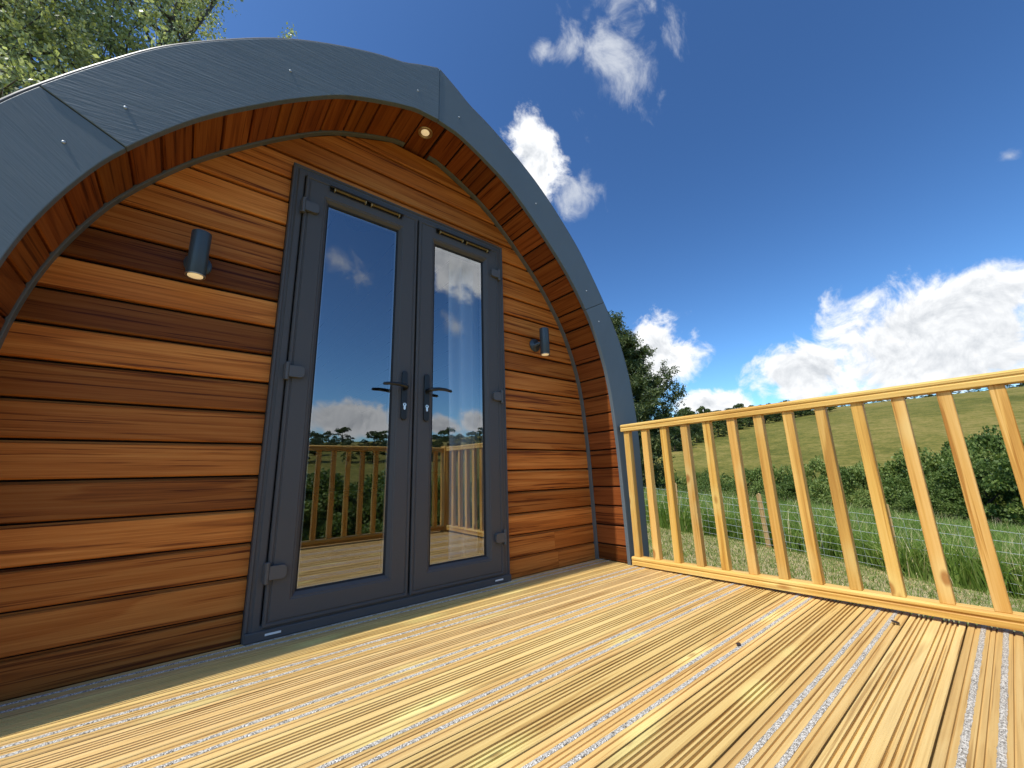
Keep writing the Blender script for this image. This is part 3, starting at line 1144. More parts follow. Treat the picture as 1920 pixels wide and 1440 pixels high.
# ------------------------------------------------------------------ lamps
def wall_light(x, label):
    t = thing('wall_light', label, 'wall light', (x, WY, 1.392), 'downlight cylinders either side of the door')
    mb = MB()
    mb.lathe([(0.044, 0.0), (0.044, -0.006), (0.041, -0.010), (0.012, -0.011), (0.012, -0.075)], 36, 'Y')
    mb.build('back_plate', M['lampbody'], t, True)
    mb = MB()
    H = 0.088
    y = -0.098
    mb.lathe([(0.0285, H - 0.006), (0.0305, H - 0.0055), (0.0305, H - 0.001), (0.0295, H), (0.026, H), (0.026, H - 0.002)][::-1], 36, 'Z', (0, y, 0))
    mb.lathe([(0.0265, -H + 0.012), (0.0265, -H), (0.0295, -H), (0.0305, -H + 0.002), (0.0305, H - 0.006), (0.0285, H - 0.0055)], 36, 'Z', (0, y, 0))
    b = mb.build('lamp_body', M['lampbody'], t, True)
    md = b.modifiers.new('edge', 'EDGE_SPLIT')
    md.split_angle = math.radians(35)
    mb = MB()
    mb.lathe([(0.0275, -H - 0.0012), (0.0305, -H - 0.0008), (0.0308, -H + 0.003), (0.0304, -H + 0.003)], 36, 'Z', (0, y, 0))
    mb2 = MB()
    mb2.lathe([(0.0235, -H + 0.002), (0.0235, -H - 0.0016), (0.010, -H - 0.003)], 36, 'Z', (0, y, 0))
    mb.f = mb.f[:-2]
    mb.build('rim', M['steelrim'], t, True)
    mb2.build('lens', M['lens'], t, True)
    return t


wall_light(-0.889, 'slim anthracite cylinder wall light with warm lens on the boards left of the door')
wall_light(0.884, 'slim anthracite cylinder wall light with warm lens between door and right arch trim')

t = thing('recessed_downlight', 'round brass recessed downlight in the ridge plank under the arch', 'downlight', (-0.012, -0.118, 2.430))
mb = MB()
mb.lathe([(0.040, 0.0005), (0.0405, -0.003), (0.036, -0.0055), (0.030, -0.004), (0.027, -0.001), (0.025, -0.002), (0.0225, 0.0)], 40, 'Z')
mb.f = mb.f[:-2]
mb.build('trim_ring', plain_mat('brass_bezel', (0.55, 0.43, 0.24), 0.3, metal=0.8, noise=0.08), t, True)
mb = MB()
mb.lathe([(0.0225, -0.0002), (0.021, -0.003), (0.008, -0.0045)], 32, 'Z')
mb.build('lens', M['lens'], t, True)

# ------------------------------------------------------------------ inside: curtain, sofa, ceiling lamp
def curtain():
    t = thing('curtain', 'pale curtain hanging inside behind the right glass door', 'curtain', (0.545, 0.125, 0.03))
    n = 60
    V, F = [], []
    zs = np.linspace(0.0, 2.0, 16)
    for z in zs:
        for k in range(n):
            u = k / (n - 1)
            x = -0.25 + u * 0.45 + 0.02 * math.sin(z * 2 + u * 5) * (1 - z / 2.2)
            V.append((x, 0.028 * math.sin(u * 34 + 0.5 * math.sin(z * 1.7)) + 0.01 * math.sin(u * 11 + z), z))
    for j in range(len(zs) - 1):
        for k in range(n - 1):
            F.append((j * n + k, j * n + k + 1, (j + 1) * n + k + 1, (j + 1) * n + k))
    o = mesh_obj('curtain_cloth', V, F, M['curtain'], t, True)
    md = o.modifiers.new('solid', 'SOLIDIFY')
    md.thickness = 0.003
    mb = MB()
    mb.tube([(-0.35, 0, 2.03), (0.3, 0, 2.03)], 0.008, 8)
    mb.build('curtain_rod', M['black'], t)


curtain()
t = thing('ceiling_lamp', 'round ring ceiling lamp inside seen through the left glass door', 'ceiling lamp', (-0.084, 0.737, 2.315))
mb = MB()
ringp = [(math.cos(k * math.pi / 18) * 0.075, math.sin(k * math.pi / 18) * 0.075, 0) for k in range(37)]
mb.tube(ringp, 0.022, 8)
mb.build('lamp_ring', plain_mat('blue_grey_ring', (0.05, 0.07, 0.12), 0.4, noise=0.05), t, True)
mb = MB()
mb.lathe([(0.055, 0.004), (0.055, -0.004), (0.03, -0.008)], 28, 'Z')
mb.build('lamp_diffuser', M['white'], t, True)
t = thing('sofa', 'low brown sofa inside, dim behind the door glass', 'sofa', (0.35, 2.4, 0.012))
mb = MB()
mb.box((-0.75, -0.4, 0.05), (0.75, 0.4, 0.42), 0.04)
mb.build('seat', M['sofa'], t)
mb = MB()
mb.box((-0.75, 0.25, 0.425), (0.75, 0.45, 0.85), 0.05)
mb.build('backrest', M['sofa'], t)
for sx in (-0.86, 0.86):
    mb = MB()
    mb.box((sx - 0.10, -0.4, 0.05), (sx + 0.10, 0.45, 0.60), 0.04)
    mb.build('armrest', M['sofa'], t)

# ------------------------------------------------------------------ deck
deck = thing('timber_deck', 'grooved timber deck with gritted anti-slip boards in front of the pod', 'deck', (0, 0, 0))
DXA, DXB = -1.62, 1.405
DL = DXB - DXA
GAP = 0.0055


def board_ribbed(w):
    pr = [(-w / 2 + 0.002, 0.0)]
    gw = 0.0064
    cs = [0.135, 0.222, 0.309, 0.396, 0.604, 0.691, 0.778, 0.865]
    for c in cs:
        y = -w / 2 + w * c
        pr += [(y - gw / 2, 0.0), (y - gw * 0.42, -0.0075), (y + gw * 0.42, -0.0075), (y + gw / 2, 0.0)]
    pr += [(w / 2 - 0.002, 0.0), (w / 2, -0.002), (w / 2, -0.028), (-w / 2, -0.028), (-w / 2, -0.002)]
    return pr


def board_grit(w):
    pr = [(-w / 2 + 0.002, 0.0)]
    for c, gw in ((0.155, 0.005), (0.46, 0.0045), (0.56, 0.0045), (0.845, 0.005)):
        y = -w / 2 + w * c
        pr += [(y - gw / 2, 0.0), (y - gw * 0.3, -0.0045), (y + gw * 0.3, -0.0045), (y + gw / 2, 0.0)]
    pr += [(w / 2 - 0.002, 0.0), (w / 2, -0.002), (w / 2, -0.028), (-w / 2, -0.028), (-w / 2, -0.002)]
    return pr


def board_mesh(name, pr, mat):
    mb = MB()
    n = len(pr)
    nx = 2
    mb.prism(pr[::-1], 0, -DL / 2, DL / 2)
    o = mesh_obj(name, mb.v, mb.f, mat)
    return o


WR, WG = 0.1465 - GAP, 0.1265 - GAP
rib0 = board_mesh('deck_board', board_ribbed(WR), M['deck'])
rib0.parent = deck
gr0 = board_mesh('deck_board', board_grit(WG), M['deck'])
gr0.parent = deck


def grit_strip_mesh():
    n = 260
    V, F = [], []
    r = np.random.default_rng(2)
    e0 = -0.0062 + r.normal(0, 0.0005, n)
    e1 = 0.0062 + r.normal(0, 0.0005, n)
    for k in range(n):
        x = -DL / 2 + DL * k / (n - 1)
        V += [(x, e0[k], 0.0004), (x, e0[k] * 0.6, 0.0022 + r.normal(0, 0.0003)), (x, e1[k] * 0.6, 0.0022 + r.normal(0, 0.0003)), (x, e1[k], 0.0004)]
    for k in range(n - 1):
        for j in range(3):
            F.append((4 * k + j, 4 * k + 4 + j, 4 * k + 5 + j, 4 * k + 1 + j))
    return V, F


gv, gf = grit_strip_mesh()
strip0 = None
BOARDS = [-1.618, -1.472, -1.3475, -1.201, -1.076, -0.9295, -0.8055, -0.657, -0.533, -0.3835, -0.2565, -0.108]
edges = [-2.16, -2.036, -1.889, -1.743] + BOARDS + [0.018]
used = {'r': False, 'g': False}
r4 = random.Random(21)
for i in range(len(edges) - 1):
    y0, y1 = edges[i], edges[i + 1]
    ribbed = (y1 - y0) > 0.135
    c = ((DXA + DXB) / 2 + r4.uniform(-0.004, 0.004), (y0 + y1) / 2, r4.uniform(-0.0012, 0.0))
    src, key = (rib0, 'r') if ribbed else (gr0, 'g')
    if not used[key]:
        b = src
        b.location = c
        used[key] = True
    else:
        b = copy_of(src, deck, c)
    tt = r4.uniform(0.92, 1.06)
    b.color = (tt, tt * r4.uniform(0.97, 1.03), tt * r4.uniform(0.9, 1.05), 1) if ribbed else (tt, tt * 0.945, tt * 0.90, 1)
    if not ribbed:
        for q in (0.295, 0.70):
            yy = -WG / 2 + WG * q
            if strip0 is None:
                strip0 = mesh_obj('grit_strip', gv, gf, M['grit'], b, loc=(0, yy, 0))
            else:
                s = copy_of(strip0, b, (0, yy, 0))
# joists and rim boards under the deck
for x in (-1.55, -1.1, -0.65, -0.2, 0.25, 0.7, 1.1):
    mb = MB()
    mb.box((x, -2.14, -0.16), (x + 0.045, -0.005, -0.032))
    mb.build('joist', M['under'], deck)
mb = MB()
mb.box((DXB - 0.055, -2.14, -0.18), (DXB - 0.010, -0.27, -0.032))
mb.build('rim_joist', M['rail_y'], deck)
for x, y in ((1.33, -1.9), (1.33, -0.5), (-1.5, -1.9), (-1.5, -0.5)):
    mb = MB()
    mb.box((x - 0.045, y - 0.045, float(ground(x, y)) - 0.2), (x + 0.045, y + 0.045, -0.182))
    mb.build('support_post', M['under'], deck)

# ------------------------------------------------------------------ railings
RX = 1.336       # inner face of the right railing's rails
RZT = 0.858


def handrail_profile():
    """(across, up) about the rail centre line, rounded top with a side bead"""
    return [(-0.030, -0.044), (0.030, -0.044), (0.030, -0.026), (0.027, -0.022), (0.031, -0.016), (0.0315, -0.008), (0.027, -0.002), (0.018, 0.001), (-0.018, 0.001), (-0.027, -0.002),
            (-0.0315, -0.008), (-0.031, -0.016), (-0.027, -0.022), (-0.030, -0.026)]


def base_profile():
    return [(-0.030, 0.0), (0.030, 0.0), (0.030, 0.020), (0.0265, 0.024), (0.0315, 0.031), (0.031, 0.040), (0.025, 0.047), (-0.025, 0.047), (-0.031, 0.040), (-0.0315, 0.031), (-0.0265, 0.024), (-0.030, 0.020)]


def railing_run(name, label, axis, fixed, a0, a1, starts, tilt=0.0):
    t = thing(name, label, 'railing', (fixed, (a0 + a1) / 2, 0) if axis == 1 else ((a0 + a1) / 2, fixed, 0), 'pine railings round the deck')
    c = (a0 + a1) / 2
    L = (a1 - a0) / 2
    mat = M['rail_y'] if axis == 1 else M['rail']
    for nm, pr, z in (('handrail', handrail_profile(), RZT), ('bottom_rail', base_profile(), 0.012)):
        mb = MB()
        if axis == 1:
            mb.prism([(q[0], q[1]) for q in pr], 1, -L, L)
            mb.f = [f[::-1] for f in mb.f]
        else:
            mb.prism([(q[0], q[1]) for q in pr], 0, -L, L)
        o = mb.build(nm, mat, t, loc=(0, 0, z))
        md = o.modifiers.new('bevel', 'BEVEL')
        md.width = 0.0015
        md.segments = 2
        md.limit_method = 'ANGLE'
        md.angle_limit = math.radians(50)
        if axis == 1:
            o.rotation_euler = (tilt, 0, 0)
    first = None
    zb, zt = 0.0585, RZT - 0.0435
    h = zt - zb
    for k, y in enumerate(starts):
        if first is None:
            mb = MB()
            mb.box((-0.0195, -0.0195, -h / 2), (0.0195, 0.0195, h / 2), 0.002)
            loc = (0, y - c, (zb + zt) / 2) if axis == 1 else (y - c, 0, (zb + zt) / 2)
            first = mb.build('baluster', M['rail_z'], t, loc=loc)
            b = first
        else:
            loc = (0, y - c, (zb + zt) / 2) if axis == 1 else (y - c, 0, (zb + zt) / 2)
            b = copy_of(first, t, loc)
        v = r4.uniform(0.86, 1.06)
        b.color = (v, v * r4.uniform(0.96, 1.02), v * r4.uniform(0.86, 1.1), 1)
        if axis == 1:
            b.location.z += -(y - c) * math.tan(-tilt) * 1.0
    return t


BAL0, BALP = -0.300, 0.1284
railing_run('deck_railing', 'golden pine railing along the right edge of the deck, joined to the arch', 1, RX + 0.030, -1.958, -0.266,
            [BAL0 - BALP * k for k in range(14)], tilt=-0.007)
fr = railing_run('deck_railing', 'golden pine railing along the front deck edge, mirrored in the door glass', 0, -2.005, -0.55, RX - 0.016,
                 [1.235 - BALP * k for k in range(14)])
mb = MB()
mb.box((RX - 0.014, -2.050, -0.16), (RX + 0.076, -1.960, RZT + 0.018), 0.004)
mb.build('corner_post', M['rail_z'], None)
cp = bpy.data.objects['corner_post']
tag(cp, 'square pine post at the front right deck corner, mirrored in the right door', 'post')
cp.name = 'railing_post'
mb = MB()
mb.box((-0.645, -2.050, -0.16), (-0.555, -1.960, RZT + 0.018), 0.004)
np_ = mb.build('railing_post', M['rail_z'])
tag(np_, 'square pine post ending the front railing behind the camera', 'post')

# ------------------------------------------------------------------ vegetation
M['birch'] = leaf_mat('birch_leaf', (0.10, 0.13, 0.045), (0.26, 0.29, 0.12), (0.58, 0.60, 0.38), trans=0.42, nscale=0.9, rough=0.38, gloss=0.5)
M['pine'] = leaf_mat('pine_needle', (0.045, 0.068, 0.024), (0.125, 0.15, 0.045), (0.26, 0.26, 0.085), trans=0.22, nscale=0.8)
M['scrub'] = leaf_mat('scrub_leaf', (0.050, 0.085, 0.016), (0.13, 0.185, 0.036), (0.28, 0.32, 0.085), trans=0.30, nscale=0.35)
M['fartree'] = leaf_mat('far_leaf', (0.026, 0.046, 0.012), (0.062, 0.092, 0.022), (0.115, 0.145, 0.038), trans=0.25, nscale=0.12)
M['grass'] = leaf_mat('meadow_blade', (0.085, 0.15, 0.022), (0.18, 0.275, 0.048), (0.40, 0.46, 0.13), trans=0.40, nscale=0.7, rough=0.5, gloss=0.25)
M['cutgrass'] = leaf_mat('cut_blade', (0.11, 0.17, 0.03), (0.23, 0.29, 0.065), (0.42, 0.42, 0.14), trans=0.35, nscale=1.2)
M['straw'] = leaf_mat('dry_clipping', (0.36, 0.26, 0.10), (0.64, 0.50, 0.23), (0.82, 0.70, 0.40), trans=0.15, nscale=2.0)
M['bark'] = plain_mat('grey_bark', (0.10, 0.082, 0.062), 0.9, noise=0.45, nscale=14, bumpk=0.6, bscale=60)
M['darkbark'] = plain_mat('brown_bark', (0.055, 0.036, 0.024), 0.95, noise=0.4, nscale=12, bumpk=0.6, bscale=50)


def leaf_quads(P, size, r, droop=0.0, aspect=0.62, up=None, tri=False):
    """P (n,3) leaf centres -> verts, faces; random orientation"""
    n = len(P)
    a = r.normal(size=(n, 3))
    a[:, 2] -= droop
    if up is not None:
        a += up
    a /= np.linalg.norm(a, axis=1)[:, None]
    b = np.cross(a, r.normal(size=(n, 3)))
    b /= np.linalg.norm(b, axis=1)[:, None]
    s = size * r.uniform(0.6, 1.35, n)[:, None]
    if tri:
        V = np.stack([P - a * s * 0.5 - b * s * aspect * 0.5, P - a * s * 0.5 + b * s * aspect * 0.5, P + a * s * 0.5], 1).reshape(-1, 3)
        F = np.arange(n * 3).reshape(n, 3)
    else:
        V = np.stack([P - a * s * 0.5, P + b * s * aspect * 0.5, P + a * s * 0.5, P - b * s * aspect * 0.5], 1).reshape(-1, 3)
        F = np.arange(n * 4).reshape(n, 4)
    return V, F


def limb_path(r, p0, d0, length, n, wob, grav):
    pts = [np.array(p0, float)]
    d = np.array(d0, float)
    d /= np.linalg.norm(d)
    for k in range(n):
        d = d + r.normal(0, wob, 3) + np.array([0, 0, grav])
        d /= np.linalg.norm(d)
        pts.append(pts[-1] + d * length / n)
    return pts


def build_birch():
    r = np.random.default_rng(4)
    bx, by = -4.15, 6.7
    bz = float(ground(bx, by))
    t = thing('birch_tree', 'tall loose leafed birch tree rising behind the pod roof', 'tree', (bx, by, bz))
    wood = MB()
    leaves = []
    for st in range(5):
        d0 = np.array([r.uniform(-0.28, 0.32), r.uniform(-0.25, 0.2), 1.0])
        H = r.uniform(11.0, 13.0)
        tr = limb_path(r, (r.normal(0, 0.15), r.normal(0, 0.15), -0.1), d0, H, 12, 0.05, 0.02)
        wood.tube(tr, list(np.linspace(0.13, 0.02, len(tr))), 7)
        for i in range(3, len(tr)):
            for q in range(5):
                f = r.random()
                p = tr[i - 1] * (1 - f) + tr[i] * f
                az = r.uniform(0, 2 * np.pi)
                L = r.uniform(1.4, 2.9) * (1.15 - 0.45 * i / len(tr))
                lb = limb_path(r, p, (np.cos(az), np.sin(az), r.uniform(0.35, 1.0)), L, 6, 0.14, -0.03)
                if max(q_[0] for q_ in lb) > 2.95:
                    continue
                wood.tube(lb, list(np.linspace(0.028, 0.006, len(lb))), 5)
                for j in range(2, len(lb)):
                    for w in range(3):
                        tw = limb_path(r, lb[j], r.normal(size=3) * 0.8 + np.array([np.cos(az), np.sin(az), 0.1]), r.uniform(0.45, 1.05), 5, 0.22, -0.24)
                        wood.tube(tw[::2], 0.004, 3)
                        arr = np.array(tw)
                        m = 54
                        u = r.uniform(0.5, 4.99, m)
                        ii = u.astype(int)
                        ff = (u - ii)[:, None]
                        P = arr[ii] * (1 - ff) + arr[ii + 1] * ff + r.normal(0, 0.055, (m, 3))
                        leaves.append(P)
    # a long side spray that shows alone above the roof ridge
    P = np.concatenate(leaves)
    P = P[P[:, 0] < 3.25 + 0.25 * np.sin(P[:, 2] * 2.3) + r.normal(0, 0.12, len(P))]
    wood.tube([(2.9, 0.2, 9.2), (3.6, 0.3, 10.0), (4.05, 0.4, 10.5), (4.1, 0.4, 10.8)], [0.02, 0.012, 0.006, 0.003], 5)
    u = r.uniform(0, 1, 150)[:, None]
    sp = np.array((3.95, 0.4, 10.35)) * (1 - u) + np.array((4.12, 0.4, 10.95)) * u + r.normal(0, 0.07, (150, 3))
    P = np.concatenate([P, sp])
    V, F = leaf_quads(P, 0.058, r, 0.5)
    wood.build('trunk', M['bark'], t, True)
    tri_mesh('crown', V, F, M['birch'], parent=t)


def build_pine():
    r = np.random.default_rng(9)
    bx, by = 17.6, 11.4
    bz = float(ground(bx, by))
    t = thing('pine_tree', 'dense irregular dark pine tree standing beyond the right end of the arch', 'tree', (bx, by, bz))
    wood = MB()
    H = 10.4
    tr = limb_path(r, (0, 0, -0.1), (0.02, 0.02, 1), H, 10, 0.03, 0.02)
    wood.tube(tr, list(np.linspace(0.26, 0.03, len(tr))), 8)
    leaves = []
    for k in range(170):
        f = r.uniform(0.05, 0.99)
        z = f * H
        i = min(int(f * 10), 9)
        p = tr[i] + (tr[i + 1] - tr[i]) * (f * 10 - i)
        az = r.uniform(0, 2 * np.pi)
        R = 4.3 * (1 - 0.80 * max(0, (f - 0.22) / 0.78)) * r.uniform(0.62, 1.12)
        if f < 0.16:
            R *= 0.75
        lb = limb_path(r, p, (np.cos(az), np.sin(az), r.uniform(0.0, 0.45)), R, 7, 0.10, 0.03)
        wood.tube(lb, list(np.linspace(0.05, 0.008, len(lb))), 5)
        for j in range(1, len(lb)):
            for w in range(4 if j > 2 else 2):
                tw = limb_path(r, lb[j], r.normal(size=3) * 0.7 + np.array([np.cos(az), np.sin(az), 0.45]), r.uniform(0.35, 0.85), 4, 0.2, 0.06)
                arr = np.array(tw)
                m = 44
                u = r.uniform(0.3, 3.99, m)
                ii = u.astype(int)
                ff = (u - ii)[:, None]
                leaves.append(arr[ii] * (1 - ff) + arr[ii + 1] * ff + r.normal(0, 0.075, (m, 3)))
    P = np.concatenate(leaves)
    V, F = leaf_quads(P, 0.17, r, 0.0, aspect=0.34, up=np.array([0, 0, 0.4]), tri=True)
    wood.build('trunk', M['darkbark'], t, True)
    tri_mesh('crown', V, F, M['pine'], parent=t)


build_birch()
build_pine()


def clump_cloud(r, n, lobes, rad, hgt, base):
    """points on the shells of many small lobes that together make one crown"""
    C = []
    for k in range(lobes):
        a = r.uniform(0, 2 * np.pi)
        q = r.uniform(0, 1) ** 0.6
        z = r.uniform(0.0, 1.0)
        prof = np.sin(np.pi * (0.18 + 0.78 * z)) ** 0.7
        C.append((np.cos(a) * q * rad * prof, np.sin(a) * q * rad * prof, base + z * (hgt - base), r.uniform(0.14, 0.40) * rad))
    C = np.array(C)
    i = r.integers(0, lobes, n)
    d = r.normal(size=(n, 3))
    d /= np.linalg.norm(d, axis=1)[:, None]
    d[:, 2] = np.abs(d[:, 2]) * 0.9 + d[:, 2] * 0.1
    P = C[i, :3] + d * (C[i, 3] * r.uniform(0.75, 1.08, n))[:, None]
    return P


def make_bush_mesh(seed, n, leaf, mat, lobes=34, tree=False, cone=False):
    """unit sized: radius about 1, height about 1.6 (bush) or 2.6 (tree)"""
    r = np.random.default_rng(seed)
    if tree:
        P = clump_cloud(r, n, lobes, 1.0, 2.3, 0.18)
    else:
        P = clump_cloud(r, n, lobes, 1.0, 1.45, 0.05)
    P[:, 2] = np.maximum(P[:, 2], 0.02)
    V, F = leaf_quads(P, leaf, r, 0.0, 0.8)
    o = tri_mesh('crown', V, F, mat)
    wd = MB()
    hh = 1.9 if tree else 0.9
    wd.tube([(0, 0, -0.15), (0.02, 0.01, hh * 0.5), (0.05, -0.03, hh)], [0.075 if tree else 0.06, 0.05, 0.015], 6)
    for k in range(5):
        a = r.uniform(0, 6.28)
        z = hh * r.uniform(0.3, 0.7)
        wd.tube([(0.02, 0.0, z), (math.cos(a) * 0.3, math.sin(a) * 0.3, z + 0.3), (math.cos(a) * 0.55, math.sin(a) * 0.55, z + 0.5)], [0.03, 0.02, 0.008], 4)
    w = wd.build('trunk', M['darkbark'])
    return o, w


PROTO = {}
def place(kind, name, label, cat, group, loc, s, sz, rz):
    """first use takes the prototype itself, later ones copy it"""
    t = thing(name, label, cat, loc, group)
    t.scale = (s, s, sz)
    t.rotation_euler = (0, 0, rz)
    cr, tk, used_ = PROTO[kind]
    if not used_:
        cr.parent = t
        tk.parent = t
        PROTO[kind][2] = True
    else:
        copy_of(cr, t)
        copy_of(tk, t)
    return t


for k in range(4):
    PROTO['bush%d' % k] = [*make_bush_mesh(30 + k, 11000, 0.058, M['scrub'], lobes=(22, 34, 28, 42)[k]), False]
for k in range(3):
    PROTO['tree%d' % k] = [*make_bush_mesh(50 + k, 3200, 0.11, M['fartree'], lobes=34, tree=True), False]
PROTO['near0'] = [*make_bush_mesh(71, 22000, 0.042, M['scrub'], lobes=46), False]

CAMP = np.array([-0.84, -1.83])


def polar(az, D):
    return -0.84 + D * math.cos(math.radians(az)), -1.83 + D * math.sin(math.radians(az))


rv = random.Random(17)
# thicket in the valley: heights follow the outline seen against the pasture
EL = [(-8, 2.6), (-4, 3.0), (-2, 3.2), (1, 3.25), (2.6, 2.9), (4.2, 1.9), (5.8, 0.95), (8.5, 0.35), (11, -0.7), (13.5, 0.1), (16, 0.35), (21, 0.45), (25, -0.1), (27, -0.6), (33, -0.6)]
ea, ee = [e[0] for e in EL], [e[1] for e in EL]
GB = 'scrub bushes in the valley thicket'
nb = 0
for D, dz, step in ((49, 0.1, 2.4), (42, -1.2, 3.0), (35, -2.4, 4.2)):
    az = -7.0
    while az < 33:
        dd = D + rv.uniform(-2.5, 2.5)
        x, y = polar(az, dd)
        zg = float(ground(x, y))
        el = np.interp(az, ea, ee) + dz + rv.uniform(-1.3, 0.45)
        top = 0.56 + dd * math.tan(math.radians(el))
        h = top - zg
        if h > 0.8:
            h = max(h, 1.2)
            sz = h / 1.62
            s = min(max(h * 0.48, 1.5), 2.9) * rv.uniform(0.8, 1.15)
            place('bush%d' % (nb % 4), 'scrub_bush', 'rounded green scrub bush in the thicket below the pasture', 'bush', GB, (x, y, zg - 0.1), s, sz, rv.uniform(0, 6.28))
            nb += 1
        az += step * rv.uniform(0.75, 1.15)
# the big dark bush and its neighbour at the right
x, y = polar(3.2, 37)
place('near0', 'hawthorn_bush', 'largest dark round bush on the slope behind the right balusters', 'bush', None, (x, y, float(ground(x, y)) - 0.2), 2.7, 3.1, 0.4)

# trees on the opposite hill
GT = 'trees and hedges on the far hill'
LT = 'small dark tree in the wooded belt on the far hill'
nt = 0
for k in range(100):
    az = rv.uniform(14.0, 31)
    u = (az - 11.5) / 19.5
    D = 262 - 105 * u + rv.uniform(-18, 75)
    x, y = polar(az, D)
    h = rv.uniform(5, 9) if D > 215 else rv.uniform(7, 12)
    place('tree%d' % (nt % 3), 'woodland_tree', LT, 'tree', GT, (x, y, float(ground(x, y)) - 0.5), h * 0.42, h / 2.6, rv.uniform(0, 6.28))
    nt += 1
for k in range(20):
    az = 29 - k * 0.9 + rv.uniform(-0.2, 0.2)
    D = 125 + k * 6.5 + rv.uniform(-4, 4)
    x, y = polar(az, D)
    h = rv.uniform(4, 7.5)
    place('tree%d' % (nt % 3), 'hedgerow_tree', 'hedgerow tree in the diagonal hedge crossing the far pasture', 'tree', 'trees of the diagonal field hedge', (x, y, float(ground(x, y)) - 0.5), h * 0.5, h / 2.6, rv.uniform(0, 6.28))
    nt += 1
# skyline hedge
for k in range(34):
    az = 15 - k * 0.62
    x, y = polar(az, 338 + rv.uniform(-4, 4))
    h = rv.uniform(1.8, 3.4) if k % 9 else 5.0
    place('tree%d' % (nt % 3), 'skyline_bush', 'low hedge bush on the skyline above the pasture', 'hedge', 'hedge along the skyline', (x, y, float(ground(x, y)) - 0.4), h * 0.75, h / 2.6, rv.uniform(0, 6.28))
    nt += 1
# the slope on the camera's side, seen mirrored in the glass
for k in range(46):
    az = -100 + k * 1.45 + rv.uniform(-0.5, 0.5)
    D = 150 + rv.uniform(-25, 60)
    x, y = polar(az, D)
    h = rv.uniform(7, 12)
    place('tree%d' % (nt % 3), 'woodland_tree', 'dark tree on the slope mirrored in the door glass', 'tree', 'trees mirrored in the door glass', (x, y, float(ground(x, y)) - 0.5), h * 0.45, h / 2.6, rv.uniform(0, 6.28))
    nt += 1
for k in range(40):
    az = -104 + k * 1.75 + rv.uniform(-0.6, 0.6)
    D = rv.choice((11.5, 15, 20)) + rv.uniform(-1, 1)
    x, y = polar(az, D)
    h = rv.uniform(1.9, 3.0) * (D / 15) ** 0.5
    place('bush%d' % (nb % 4), 'bramble_bush', 'dark leafy bramble bush below the front railing, mirrored in the glass', 'bush', 'brambles mirrored in the door glass', (x, y, float(ground(x, y)) - 0.1), h * 0.8, h / 1.62, rv.uniform(0, 6.28))
    nb += 1


def grass_patch(name, label, n, sampler, hmin, hmax, width, mat, seed, lean=0.35, flat=False):
    r = np.random.default_rng(seed)
    x, y = sampler(r, n)
    z = ground(x, y)
    n = len(x)
    h = r.uniform(hmin, hmax, n)
    a = r.uniform(0, 2 * np.pi, n)
    dx, dy = np.cos(a), np.sin(a)
    ln = np.abs(r.normal(0, lean, n)) + 0.08
    b = r.uniform(0, 2 * np.pi, n)
    w = width * r.uniform(0.6, 1.4, n)
    bx, by = np.cos(b) * w / 2, np.sin(b) * w / 2
    base = np.stack([x, y, z - 0.01], 1)
    wv = np.stack([bx, by, np.zeros(n)], 1)
    lv = np.stack([dx * ln * h, dy * ln * h, np.zeros(n)], 1)
    up = np.stack([np.zeros(n), np.zeros(n), h], 1)
    if flat:
        up = up * 0.15
        lv = np.stack([dx * h, dy * h, np.zeros(n)], 1)
    mid = base + lv * 0.35 + up * 0.6
    tip = base + lv + up * 0.98
    V = np.stack([base - wv, base + wv, mid + wv * 0.7, mid - wv * 0.7, tip], 1)
    V = V.reshape(-1, 3)
    i = np.arange(n)[:, None] * 5
    F1 = np.concatenate([i + np.array([[0, 1, 2]]), i + np.array([[0, 2, 3]]), i + np.array([[3, 2, 4]])], 0)
    o = tri_mesh(name, V, F1, mat)
    tag(o, label, 'grass', kind='stuff')
    return o


def meadow(r, n):
    az = np.radians(r.uniform(-9, 37, n))
    D = 9.4 + 24 * r.uniform(0, 1, n) ** 1.5
    x, y = -0.84 + D * np.cos(az), -1.83 + D * np.sin(az)
    edge = 8.75 + 0.35 * np.sin(y * 1.3) + 0.2 * np.sin(y * 3.1)
    k = x > edge
    return x[k], y[k]


def strip(r, n):
    # denser close to the deck
    x = 1.9 + 7.2 * r.uniform(0, 1, n) ** 0.8
    y = -3.2 + (x + 2.5) * r.uniform(0, 0.95, n)
    return x, y


grass_patch('meadow_grass', 'tall green meadow grass growing beyond the wire fence', 95000, meadow, 0.35, 0.78, 0.020, M['grass'], 1)
grass_patch('seed_heads', 'pale seed heads standing above the tall meadow grass', 4500, meadow, 0.6, 0.95, 0.008, M['straw'], 7, 0.25)
grass_patch('mown_grass', 'short mown green grass between deck and fence', 34000, strip, 0.03, 0.08, 0.010, M['cutgrass'], 2, 0.6)


def strip_dry(r, n):
    x, y = strip(r, n)
    k = (0.6 * np.sin(x * 1.1 + 0.6 * np.sin(y)) + 0.6 * np.sin(y * 0.9 + 1.1) + 0.6 * np.sin(x * 2.7 - y * 1.9) + r.normal(0, 0.5, len(x))) > -0.9 + 1.1 * np.clip(-(y + 0.6 - 0.12 * x), 0, 2)
    return x[k], y[k]


grass_patch('dry_clippings', 'pale dry grass clippings lying on the mown strip', 110000, strip_dry, 0.05, 0.14, 0.013, M['straw'], 3, 1.2, flat=True)

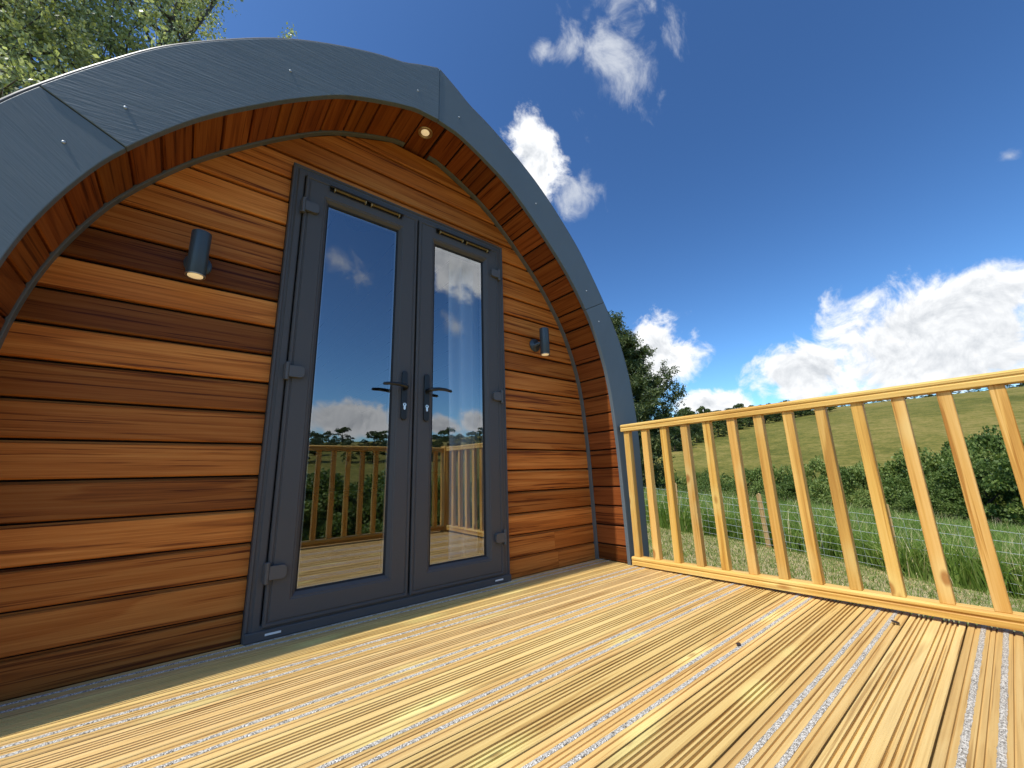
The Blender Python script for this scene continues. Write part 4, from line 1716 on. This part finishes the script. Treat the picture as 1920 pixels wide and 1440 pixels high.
# ------------------------------------------------------------------ wire fence
fence = thing('wire_fence', 'galvanised stock netting fence on rough timber posts below the meadow', 'fence', (8.62, 0, float(ground(8.62, 0))))
M['post'] = wood_mat('weathered_post', (0.20, 0.11, 0.03), (0.36, 0.22, 0.08), (0.48, 0.33, 0.15), rough=0.8, axis=2, knots=0.3, tint=False)
M['wire'] = plain_mat('galvanised_wire', (0.62, 0.64, 0.62), 0.4, metal=0.3, noise=0.06)
FX = 8.62
gz0 = float(ground(8.62, 0))
first = None
rp = random.Random(2)
for k in range(-4, 8):
    y = -0.30 + 1.93 * k
    if first is None:
        mb = MB()
        pr = []
        for q in range(9):
            a = math.pi * q / 8
            pr.append((0.048 * math.sin(a), 0.048 * math.cos(a)))
        mb.prism(pr[::-1], 2, -0.25, 1.10)
        mb.lathe([(0.03, 1.10), (0.012, 1.125)], 8, 'Z', (0.018, 0, 0))
        first = mb.build('fence_post', M['post'], fence)
        b = first
    else:
        b = copy_of(first, fence)
    b.location = (0.03, y, float(ground(FX, y)) - gz0 + rp.uniform(-0.04, 0.03))
    b.rotation_euler = (rp.uniform(-0.04, 0.04), rp.uniform(-0.04, 0.04), rp.uniform(-0.3, 0.3))
ys = np.linspace(-8.2, 13.6, 40)
for h in (0.08, 0.20, 0.33, 0.47, 0.62, 0.78, 0.92):
    mb = MB()
    mb.tube([(0.018 + 0.004 * math.sin(y * 3), y, float(ground(FX, y)) - gz0 + h + 0.006 * math.sin(y * 1.7 + h * 9)) for y in ys], 0.0030, 4)
    mb.build('wire', M['wire'], fence)
mb = MB()
for y in np.arange(-8, 13.5, 0.30):
    g_ = float(ground(FX, y)) - gz0
    mb.tube([(0.018, y, g_ + 0.05), (0.018, y + 0.01, g_ + 0.92)], 0.0016, 3)
st = mb.build('stay_wires', M['wire'], fence)
st['kind'] = 'stuff'

# ------------------------------------------------------------------ bits blown onto the deck
M['dryleaf'] = plain_mat('dry_leaf', (0.035, 0.022, 0.014), 0.8, noise=0.4, nscale=120)
def fallen_leaf(x, y, size, rz, label):
    n = 9
    V, F = [], []
    for k in range(n):
        u = k / (n - 1)
        w = size * 0.32 * math.sin(math.pi * min(1, u * 0.97 + 0.02)) ** 0.8
        z = 0.003 + size * 0.22 * (u - 0.4) ** 2
        for q in (-1, 0, 1):
            V.append(((u - 0.5) * size, q * w, z + abs(q) * size * 0.10))
    for k in range(n - 1):
        for q in range(2):
            F.append((3 * k + q, 3 * k + 3 + q, 3 * k + 4 + q, 3 * k + 1 + q))
    o = mesh_obj('fallen_leaf', V, F, M['dryleaf'], None, True, (x, y, 0.001))
    o.rotation_euler = (0, 0, rz)
    md = o.modifiers.new('solid', 'SOLIDIFY')
    md.thickness = 0.0006
    tag(o, label, 'leaf')


fallen_leaf(1.205, -1.455, 0.030, 0.9, 'curled dark leaf on a grit strip near the bottom rail')
fallen_leaf(0.62, -1.16, 0.022, 0.2, 'tiny dry leaf on the grooved board in mid deck')
